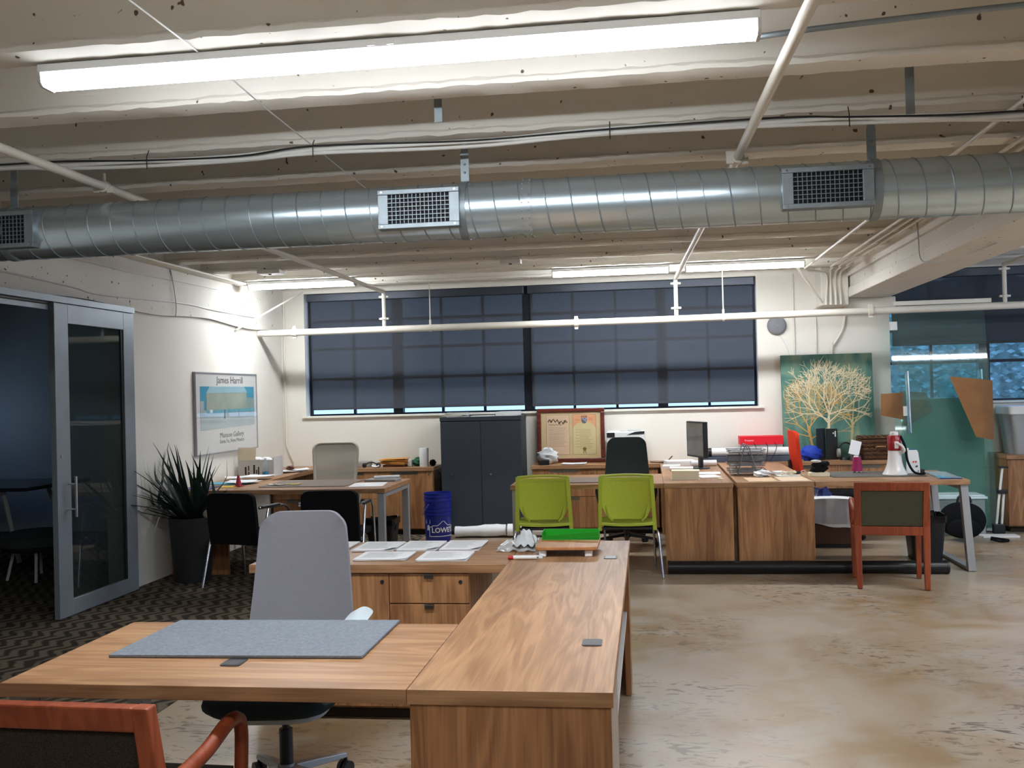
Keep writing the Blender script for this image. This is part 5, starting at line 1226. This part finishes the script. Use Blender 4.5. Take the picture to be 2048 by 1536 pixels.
# things at the back of the right side desk / credenza
box_thing('portfolio', 'navy flat portfolio case lying under the white tube', 'case', 0.55, 1.46, 10.53, 10.90, CT, CT+0.055, mat('slate_case', (72, 80, 96), 0.6))
tb = thing('poster_tube', 'long white poster tube with a black end', 'tube', (0, 10.60, CT+0.1015))
MB().cyl((0.665, 0, 0), (1.50, 0, 0), 0.0455, n=24).build('tube', white_pl, tb, smooth=40); MB().cyl((0.63, 0, 0), (0.665, 0, 0), 0.0465, n=24).build('end_cap', black_pl, tb, smooth=40)
box_thing('grey_riser', 'grey box behind the white tube carrying the red box', 'box', 0.98, 1.41, 10.68, 10.90, CT+0.0555, 0.912, off_pl)
rb = thing('red_box', 'long flat bright red box with white lettering', 'box', (1.195, 10.775, 0.9125))
MB().box(-0.225, 0.225, -0.11, 0.11, 0, 0.088).build('carton', mat('bright_red', (226, 24, 44), 0.5, var=0.03), rb, bevel=0.002)
text_mb('Prospect', 0.026, 0.0003).xf(Matrix.Translation((-0.13, -0.1105, 0.045)) @ UPRIGHT).build('lettering', white_pl, rb)
for i, dx in enumerate((0.0, 0.12, 0.24, 0.33)):
    cable('charger_cord', ('leftmost', 'second', 'third', 'rightmost')[i]+' thin dark cord looping over the white tube', [(0.98+dx, 10.55, CT+0.20), (1.0+dx, 10.53, CT+0.15), (1.05+dx*0.7, 10.44, CT+0.06), (1.10+dx*0.4, 10.36, CT+0.012)], 0.004, black_pl)['group'] = 'cords over the white tube'
box_thing('power_adapter', 'black power adapter in front of the white tube', 'adapter', 1.02, 1.13, 10.22, 10.29, CT, CT+0.035, black_pl, 0.006, 12)
pn = leaning('tree_painting', 'large teal canvas painted with pale branching trees', 'painting', (1.915, 10.845, 0.742), 3, 1)
PWd, PHt = 0.475, 1.115
def canvas_m():
    m, nt, bb = _new('teal_canvas'); n = nt.nodes; l = nt.links
    tc = n.new('ShaderNodeTexCoord'); nz = n.new('ShaderNodeTexNoise'); nz.inputs['Scale'].default_value = 3.2; nz.inputs['Detail'].default_value = 6; nz.inputs['Distortion'].default_value = 0.8
    mp = n.new('ShaderNodeMapping'); mp.inputs['Scale'].default_value = (1.6, 1, 0.8); l.new(tc.outputs['Object'], mp.inputs[0]); l.new(mp.outputs[0], nz.inputs['Vector'])
    cr = n.new('ShaderNodeValToRGB'); e = cr.color_ramp.elements
    e[0].position = 0.3; e[0].color = lin((44, 92, 84))+(1,); e[1].position = 0.75; e[1].color = lin((146, 160, 128))+(1,)
    k = e.new(0.5); k.color = lin((88, 132, 118))+(1,)
    l.new(nz.outputs['Fac'], cr.inputs[0]); l.new(cr.outputs[0], bb.inputs['Base Color']); bb.inputs['Roughness'].default_value = 0.7
    return m
MB().box(-PWd, PWd, -0.035, 0.0, 0, PHt).build('canvas', canvas_m(), pn, bevel=0.003)
def tree(x, z, h, spread, seed, m, yoff, wid, lean=0.0, depth=7):
    rs = random.Random(seed); b = MB(); lim = PWd-0.015
    def rib(p, q, w0, w1):
        d = (q-p); 
        if d.length < 1e-6: return
        nrm = Vector((-d.y, d.x)).normalized(); k = len(b.v)
        for pt_, w in ((p, w0), (q, w1)):
            for s in (-1, 1): c = pt_+nrm*w*s; b.v.append((c.x, yoff, c.y))
        for pt_, w in ((p, w0), (q, w1)): b.v.append((pt_.x, yoff-0.0012, pt_.y))
        b.f += [(k, k+2, k+5, k+4), (k+4, k+5, k+3, k+1)]
    def grow(p, a, ln, w, lv):
        q = p+Vector((math.sin(a), math.cos(a)))*ln
        if abs(q.x) > lim or q.y > PHt-0.02 or q.y < 0.25: return
        rib(p, q, max(w, 0.0026), max(w*0.8, 0.0022))
        if lv == 0: return
        n = 2 if rs.random() < 0.62 else 3
        for i in range(n):
            na = a+rs.uniform(0.12, 0.62)*(1 if (i % 2 == 0) else -1)*spread
            na = max(-2.0, min(2.0, na*1.02))
            grow(q, na, ln*rs.uniform(0.74, 0.93), w*0.72, lv-1)
    p0 = Vector((x, z)); p1 = Vector((x+lean*0.3, z+h)); rib(p0, p1, wid, wid*0.7)
    for a in (-1.15, -0.75, -0.35, 0.0, 0.35, 0.8, 1.2):
        grow(p1+Vector((0, rs.uniform(-0.12, 0.03))), a+lean, 0.15, wid*0.42, depth)
    return b
cream = mat('cream_oil', (226, 212, 176), 0.7, var=0.05, scale=20); ochre = mat('ochre_oil', (206, 164, 96), 0.7, var=0.08, scale=20); greyc = mat('sage_oil', (164, 168, 138), 0.7, var=0.08)
tree(0.22, 0.02, 0.40, 1.0, 5, greyc, -0.0358, 0.014, 0.1, 4).build('painted_tree', mat('sand_oil', (190, 176, 128), 0.7), pn, fix=False)
tree(-0.16, 0.02, 0.30, 1.0, 3, ochre, -0.0362, 0.015, -0.15, 4).build('painted_tree', ochre, pn, fix=False)
tree(-0.01, 0.02, 0.43, 1.0, 17, cream, -0.0368, 0.017, 0.05, 5).build('painted_tree', cream, pn, fix=False)
blob('drawstring_bag', 'bright blue drawstring bag below the tree painting', 'bag', (1.69, 10.58, CT), (0.105, 0.07, 0.075), mat('royal_blue', (26, 62, 176), 0.6, bump=0.5, bscale=18), 41, 0.3)
og = thing('desk_organizer', 'black hinged desk organizer standing before the tree painting', 'organizer', (1.86, 10.70, CT))
MB().obox((-0.055, -0.015, 0.165), (0.10, 0.02, 0.33), Matrix.Rotation(R(25), 3, 'Z')).build('left_wing', black_pl, og, bevel=0.003)
MB().box(0.0, 0.115, -0.03, 0.02, 0, 0.325).build('right_wing', black_pl, og, bevel=0.003)
MB().box(0.085, 0.098, -0.0315, -0.0305, 0.24, 0.30).box(0.065, 0.078, -0.0315, -0.0305, 0.27, 0.285).build('label_marks', white_pl, og)
hp = thing('headphones', 'black and grey headphones resting beside the organizer', 'headphones', (2.04, 10.60, CT))
MB().tube([(0.075*math.cos(PI*i/12), 0.0, 0.095+0.085*math.sin(PI*i/12)) for i in range(13)], 0.009, 8).build('band', black_pl, hp, smooth=60)
for s in (-1, 1): MB().cyl((s*0.058, 0, 0.075), (s*0.085, 0, 0.075), 0.045, n=18).build('ear_cup', mat('cup_grey', (150, 148, 140), 0.5), hp, smooth=40)
MB().lathe([(0.001, 0), (0.06, 0), (0.05, 0.03), (0.001, 0.032)], n=16).build('stand_foot', black_pl, hp, smooth=40)
fl = leaning('flyer', 'white flyer tilted on a small black holder', 'flyer', (2.115, 10.475, CT), 14)
MB().obox((0.0, 0, 0.135), (0.105, 0.003, 0.15), Matrix.Rotation(R(16), 3, 'Y')).build('sheet', paper, fl)
MB().box(-0.06, 0.05, -0.012, 0.02, 0.0, 0.055).build('holder', black_pl, fl, bevel=0.005); MB().prism(rrect(-0.025, 0.025, 0.02, 0.05, 0.01), 1, -0.016, -0.0125).build('emblem', white_pl, fl)
# wicker basket: woven rows over stakes
wk = thing('wicker_basket', 'brown lidded wicker basket on the credenza', 'basket', (2.35, 10.66, CT), 0)
wick = mat('wicker', (104, 70, 44), 0.7, var=0.35, scale=40); wick_d = mat('wicker_dark', (64, 40, 26), 0.8, var=0.3, scale=40)
bw, bd = 0.165, 0.13
def ring(z, w, d, ph, r): 
    pts = []; per = rrect(-w, w, -d, d, 0.035, 3)
    dense = []
    for i in range(len(per)):
        a_, c_ = Vector(per[i]), Vector(per[(i+1) % len(per)]); m = max(1, int((c_-a_).length/0.02))
        for q in range(m): dense.append(a_+(c_-a_)*q/m)
    for i, p in enumerate(dense):
        nrm = p.normalized(); o_ = 0.005*(1 if (i+ph) % 2 else -1); pts.append((p.x+nrm.x*o_, p.y+nrm.y*o_, z))
    return MB().tube(pts, r, 5, closed=True)
for i in range(15): ring(0.008+i*0.0138, bw*(0.93+0.07*i/14), bd*(0.93+0.07*i/14), i, 0.0075).build('woven_row', wick if i % 3 else wick_d, wk, smooth=60)
MB().box(-bw*0.92, bw*0.92, -bd*0.92, bd*0.92, 0.0, 0.21).build('lining', wick_d, wk)
ld = MB()
lid = MB().box(-bw-0.006, bw+0.006, -bd-0.006, bd+0.006, 0.218, 0.232).build('lid', wick, wk, bevel=0.006)
for i in range(12):
    x = -bw+0.01+i*(2*bw-0.02)/11; MB().tube([(x, -bd-0.006+q*(2*bd+0.012)/10, 0.236+0.004*(1 if (q+i) % 2 else -1)) for q in range(11)], 0.008, 5).build('woven_row', wick if i % 2 else wick_d, lid, smooth=60)
MB().tube(smooth_path([(-0.02, -bd-0.008, 0.135), (-0.005, -bd-0.022, 0.138), (0.055, -bd-0.022, 0.138), (0.07, -bd-0.008, 0.135)], 4), 0.008, 6).build('handle', mat('pale_rope', (170, 128, 84), 0.8), wk, smooth=60)

# ================================================================== right desk items
tag(MB().prism([(1.545, 8.60), (2.31, 8.60), (2.33, 9.13), (1.545, 9.13)], 2, TT, TT+0.005).build('desk_pad', mat('slate_pad', (96, 92, 88), 0.65, var=0.05), bevel=0.001), 'dark grey desk pad under the megaphone', 'desk pad')
Zp = TT+0.0055
pk = thing('ornament', 'pink tapered ornament with white feet on the dark desk pad', 'ornament', (1.825, 9.0, Zp))
MB().lathe([(0.001, 0.014), (0.046, 0.014), (0.046, 0.03), (0.036, 0.12), (0.036, 0.135), (0.001, 0.137)], n=20).build('body', mat('magenta', (168, 40, 96), 0.5), pk, smooth=40)
for i in range(6): a = i*PI/3+0.2; MB().sphere((0.036*math.cos(a), 0.036*math.sin(a), 0.009), 0.009, 8, 6).build('foot', white_pl, pk, smooth=60)
mg = thing('megaphone', 'white and red megaphone standing on its bell', 'megaphone', (2.085, 8.75, Zp))
mw = mat('megaphone_white', (228, 224, 222), 0.25, var=0.02); mr = mat('megaphone_red', (150, 24, 34), 0.35, var=0.03)
MB().lathe([(0.101, 0.0), (0.104, 0.004), (0.100, 0.010), (0.085, 0.035), (0.070, 0.07), (0.060, 0.11), (0.055, 0.16), (0.053, 0.205), (0.001, 0.206)], n=36).build('bell', mw, mg, smooth=50)
MB().lathe([(0.001, 0.2065), (0.054, 0.2065), (0.055, 0.212), (0.055, 0.328), (0.050, 0.334), (0.001, 0.335)], n=36).build('body', mr, mg, smooth=40)
MB().lathe([(0.034, 0.335), (0.034, 0.358), (0.028, 0.366), (0.001, 0.366)], n=24).build('volume_cap', mw, mg, smooth=40)
MB().box(-0.012, 0.022, -0.066, -0.050, 0.225, 0.285).build('grip_mount', mw, mg, bevel=0.004)
MB().tube(smooth_path([(0.006, -0.06, 0.27), (0.04, -0.085, 0.25), (0.06, -0.08, 0.21), (0.052, -0.055, 0.19)], 5), 0.012, 8).build('grip', mw, mg, smooth=60)
MB().tube(smooth_path([(0.045, -0.03, 0.33), (0.075, -0.05, 0.24), (0.09, -0.06, 0.12), (0.125, -0.09, 0.035), (0.17, -0.11, 0.013), (0.22, -0.08, 0.013)], 6), 0.010, 6).build('strap', black_fab, mg, smooth=60)
MB().box(0.010, 0.026, -0.057, -0.055, 0.30, 0.318).build('badge', mat('badge_grey', (190, 150, 150), 0.4), mg)
sa = thing('refill_pouch', 'white refill pouch with printed marks beside the megaphone', 'pouch', (2.262, 8.86, Zp), -6)
b = MB()
for z, w, d in ((0.0, 0.052, 0.03), (0.10, 0.05, 0.026), (0.18, 0.042, 0.014), (0.20, 0.034, 0.004)):
    for p in ((-w, -d), (w, -d), (w, d), (-w, d)): b.v.append((p[0], p[1], z))
for q in range(3):
    for k in range(4): b.f.append((q*4+k, q*4+(k+1) % 4, q*4+4+(k+1) % 4, q*4+4+k))
b.f += [(0, 1, 2, 3), (12, 13, 14, 15)]
b.build('pouch', white_pl, sa, bevel=0.004)
b = MB()
for x, z in ((0.02, 0.06), (0.03, 0.062), (-0.01, 0.03), (0.035, 0.02)): b.box(x-0.003, x+0.003, -0.0325, -0.0305, z-0.008, z+0.008)
b.build('print', ink, sa); MB().cyl((0.0, -0.029, 0.10), (0.0, -0.0255, 0.10), 0.008, n=10).cyl((0.02, -0.029, 0.10), (0.02, -0.0255, 0.10), 0.008, n=10).build('red_dots', mat('dot_red', (206, 90, 90), 0.6), sa)
MB().box(-0.03, 0.03, -0.004, 0.004, 0.2, 0.214).build('seal_strip', mat('teal_strip', (60, 120, 140), 0.5), sa); MB().cyl((-0.035, 0, 0.18), (-0.045, 0, 0.215), 0.010, n=10).build('spout', white_pl, sa, smooth=40)
box_thing('black_gadget', 'little black gadget right of the refill pouch', 'gadget', 2.325, 2.375, 8.93, 8.98, TT, TT+0.032, black_pl)
fd = thing('folder', 'glossy grey and blue folder on the right end of the desk', 'folder', (2.445, 8.66, 0.7405), -4)
MB().box(-0.085, 0.085, -0.30, 0.32, 0.0, 0.008).build('cover', mat('folder_grey', (150, 158, 166), 0.25), fd, bevel=0.001)
MB().box(-0.085, 0.085, -0.304, -0.3002, 0.0, 0.008).build('spine', navy, fd); MB().prism([(-0.085, -0.30), (-0.085, 0.0), (0.0, -0.30)], 2, 0.0081, 0.0085).build('picture', blue_f, fd)
sw = thing('sandwich_box', 'cream tray with a crumpled black wrap on the right desk', 'tray', (1.455, 8.76, 0.7405))
MB().prism(rrect(-0.085, 0.085, -0.055, 0.055, 0.015), 2, 0, 0.035).build('tray', paper_y, sw, bevel=0.003, smooth=30)
b = MB().sphere((0, 0, 0.06), 0.05, 12, 9, (1.6, 1.0, 0.6)).sphere((0.02, 0.01, 0.10), 0.045, 12, 9, (1.7, 1.0, 0.7)); b.v = [(x+0.008*math.sin(z*120), y+0.008*math.sin(x*90), z+0.006*math.sin(x*110)) for x, y, z in b.v]
b.build('black_wrap', black_fab, sw)
b = MB().sphere((-0.02, 0.0, 0.128), 0.03, 10, 8, (1.6, 1.0, 0.5)); b.v = [(x+0.006*math.sin(z*120), y, z) for x, y, z in b.v]; b.build('tissue', off_pl, sw)
# under the desk
bb_ = thing('carton', 'brown box draped with a white sheet under the right desk', 'box', (1.68, 9.62, 0.002), -3)
MB().box(-0.21, 0.21, -0.11, 0.11, 0.03, 0.44).build('box', mat('brown_box', (84, 58, 46), 0.8), bb_, bevel=0.004)
MB().box(-0.19, 0.19, -0.09, 0.09, 0.0, 0.03).build('base', black_pl, bb_)
MB().grid(lambda u, v: (-0.225+0.45*u, -0.122-0.006*math.sin(u*14)-0.03*(1-v)*(0.3+u*0.5) if v < 0.75 else -0.122+0.24*(v-0.75)/0.25, (0.235-0.06*u+0.215*(v/0.75)+0.008*math.sin(u*9)) if v < 0.75 else 0.450+0.012*math.sin(u*3.2)), 18, 16, thick=0.003).build('white_sheet', paper, bb_, smooth=60)
for i, (dx, a, m) in enumerate(((-0.14, 18, paper), (-0.09, 14, navy), (-0.02, -34, navy))):
    MB().obox((dx, 0.09, 0.49), (0.10, 0.006, 0.10), Matrix.Rotation(R(a), 3, 'Y')).build('folder', m, bb_)
rl = thing('screen_tube', 'long black rolled projector screen on the floor before the far desks', 'tube', (0, 8.205, 0.0555))
MB().cyl((0.145, 0, 0), (2.33, 0, 0), 0.052, n=24).build('tube', mat('tube_black', (22, 22, 24), 0.35, var=0.1), rl, smooth=40)
for x in (0.135, 2.32): MB().cyl((x, 0, 0), (x+0.02, 0, 0), 0.0545, n=24).build('end_cap', black_pl, rl, smooth=40)
bp = thing('backpack', 'black backpack leaning on the floor beneath the desk end', 'backpack', (2.98, 9.92, 0.002), -8)
MB().box(-0.26, 0.24, -0.16, 0.16, -0.01, 0.40).build('bag', black_fab, bp, sub=3)
MB().box(-0.20, 0.16, -0.20, -0.09, 0.02, 0.24).build('pocket', black_fab, bp, sub=3)
MB().tube(smooth_path([(-0.05, 0, 0.36), (-0.03, 0, 0.42), (0.05, 0, 0.42), (0.07, 0, 0.36)], 4), 0.012, 7).build('handle', black_pl, bp, smooth=60)
cable('backpack_strap', 'black webbing loop on the floor beside the backpack', [(3.18, 9.80, 0.03), (3.26, 9.78, 0.012), (3.33, 9.80, 0.012), (3.36, 9.86, 0.012), (3.32, 9.90, 0.014), (3.22, 9.90, 0.03)], 0.011, black_fab, 'strap')
ct = thing('storage_tote', 'clear tote with a white rim behind the backpack', 'tote', (3.04, 10.36, 0.002))
MB().box(-0.24, 0.24, -0.14, 0.14, 0, 0.36).build('tub', glassy('tote_clear', (0.75, 0.85, 0.86), 0.6), ct, bevel=0.01)
MB().box(-0.26, 0.26, -0.16, 0.16, 0.3605, 0.385).box(-0.24, 0.24, -0.14, 0.14, 0.385, 0.40).build('lid', mat('lid_pale', (206, 222, 226), 0.25), ct, bevel=0.006)
# glass door panels leaning by the right window
green_solid = mat('green_back', (122, 160, 144), 0.12, var=0.08, scale=2, spec=0.6)
def panel(label, x0, x1, h, y, tilt, m, handle):
    t = leaning('glass_panel', label, 'glass panel', ((x0+x1)/2, y, 0.03), tilt); w = (x1-x0)/2
    MB().prism(rrect(-w, w, 0, h, 0.06 if not handle else 0.004), 1, -0.005, 0.005).build('pane', m, t, smooth=30)
    MB().box(-w*0.9, -w*0.75, -0.03, 0.03, -0.026, -0.0005).box(w*0.75, w*0.9, -0.03, 0.03, -0.026, -0.0005).build('spacer_block', off_pl, t)
    if handle:
        for x in handle:
            b = MB().cyl((x, -0.045, 0.98), (x, -0.045, 1.62), 0.011, n=10).cyl((x, 0.045, 0.98), (x, 0.045, 1.62), 0.011, n=10)
            for z in (1.06, 1.54): b.cyl((x, -0.045, z), (x, 0.045, z), 0.007, n=8)
            b.build('pull_handle', chrome, t, smooth=40)
    return t
gp1 = panel('tall clear glass door panel leaning before the right window', 2.545, 3.49, 2.245, 10.52, 5.5, green_gl, (-0.33,))
MB().box(-0.42, -0.345, -0.0065, -0.0055, 1.16, 1.26).build('sticker', white_pl, gp1)
MB().box(-0.475, -0.40, -0.014, 0.014, 2.06, 2.15).build('patch_fitting', white_pl, gp1, bevel=0.003)
panel('shorter green-backed glass panel leaning behind the clear one', 2.66, 3.46, 1.33, 10.70, 4.0, green_solid, None)
gp2 = panel('second clear glass panel at the right of the leaning group', 2.62, 3.525, 1.75, 10.60, 5.0, green_gl, (0.36,))
kraft = mat('kraft_paper', (150, 106, 66), 0.8, var=0.12, scale=6, bump=0.15, bscale=40)
KA = [(2.37, 10.46, 1.20), (2.60, 10.50, 1.15), (2.60, 10.50, 1.43), (2.37, 10.44, 1.42)]
KB = [(2.64, 10.74, 1.05), (2.63, 10.76, 1.44), (2.90, 10.78, 1.42), (2.96, 10.75, 1.22)]
KC = [(3.25, 10.34, 0.97), (3.44, 10.40, 0.93), (3.46, 10.46, 1.53), (3.06, 10.50, 1.58)]
def bil(K, u, v, bulge):
    p = [Vector(k) for k in K]; q = (p[0]*(1-u)+p[1]*u)*(1-v)+(p[3]*(1-u)+p[2]*u)*v
    q.y -= abs(bulge)*math.sin(PI*u)*(0.6+0.4*math.sin(PI*v)); return q
def kraft_sheet(par, fn):
    o = MB().grid(fn, 16, 12, thick=0.002).build('kraft_paper', kraft, par, smooth=70); o.matrix_parent_inverse = Matrix.LocRotScale(par.location, par.rotation_euler, None).inverted()
kraft_sheet(gp1, lambda u, v: bil(KA, u, v, 0.05))
kraft_sheet(gp1, lambda u, v: bil(KB, u, v, -0.05))
kraft_sheet(gp2, lambda u, v: bil(KC, u, v, -0.07))
to = thing('storage_tote', 'grey lidded storage tote on the cabinet at the right edge', 'tote', (3.92, 10.66, 0.7755))
tg = mat('tote_grey', (168, 170, 172), 0.5, var=0.03)
b = MB()
for z, w, d in ((0.0, 0.25, 0.18), (0.40, 0.29, 0.21)):
    for p in rrect(-w, w, -d, d, 0.04): b.v.append((p[0], p[1], z))
m = len(rrect(0, 1, 0, 1, 0.1))
for j in range(m): b.f.append((j, (j+1) % m, m+(j+1) % m, m+j))
b.f += [tuple(range(m)), tuple(m+j for j in range(m))]
b.build('tub', tg, to, smooth=40); MB().prism(rrect(-0.31, 0.31, -0.23, 0.23, 0.05), 2, 0.4005, 0.49).build('lid', white_pl, to, bevel=0.012, smooth=30)
MB().box(-0.16, -0.08, -0.245, -0.2, 0.33, 0.45).build('latch', mat('latch_navy', (34, 44, 62), 0.4), to, bevel=0.008)
ez = thing('folding_easel', 'folded white-legged easel leaning on the right cabinet', 'easel', (3.455, 10.33, 0.0))
MB().cyl((-0.04, 0, 0.10), (0.005, 0.02, 0.42), 0.012, n=8).cyl((0.01, 0, 0.10), (0.045, 0.02, 0.42), 0.012, n=8).cyl((0.0, 0, 0.42), (0.04, 0.025, 0.66), 0.012, n=8).build('legs', white_pl, ez, smooth=40)
MB().box(-0.075, 0.035, -0.03, 0.03, 0.005, 0.10).box(-0.02, 0.07, -0.02, 0.045, 0.40, 0.44).box(0.0, 0.09, -0.005, 0.05, 0.655, 0.672).build('clamp', black_pl, ez, bevel=0.006)
tag(MB().box(3.20, 3.54, 10.06, 10.20, 0.001, 0.02).build('floor_board', white_pl, bevel=0.003), 'white board strip lying on the floor by the right cabinet', 'board')

# ================================================================== dark meeting room seen past the glass door
mtb = thing('meeting_table', 'dark meeting table with white angled legs beyond the door', 'table', (-6.9, 9.2, 0.004))
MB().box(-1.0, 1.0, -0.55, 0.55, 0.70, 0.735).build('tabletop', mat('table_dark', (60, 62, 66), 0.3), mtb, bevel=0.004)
for s in (-1, 1):
    for q in (-1, 1): MB().cyl((s*0.85, q*0.45, 0.002), (s*0.62, q*0.35, 0.70), 0.022, n=8).build('leg', white_pl, mtb, smooth=40)
oc = thing('lounge_stool', 'round dark upholstered stool with pale legs beyond the door', 'stool', (-5.35, 8.0, 0.004))
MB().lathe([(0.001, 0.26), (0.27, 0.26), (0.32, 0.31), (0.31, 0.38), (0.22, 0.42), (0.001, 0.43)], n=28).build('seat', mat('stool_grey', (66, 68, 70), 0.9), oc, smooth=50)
for i in range(4): a = i*PI/2+0.5; MB().cyl((0.25*math.cos(a), 0.25*math.sin(a), 0.0), (0.19*math.cos(a), 0.19*math.sin(a), 0.265), 0.013, n=8).build('leg', white_pl, oc, smooth=40)
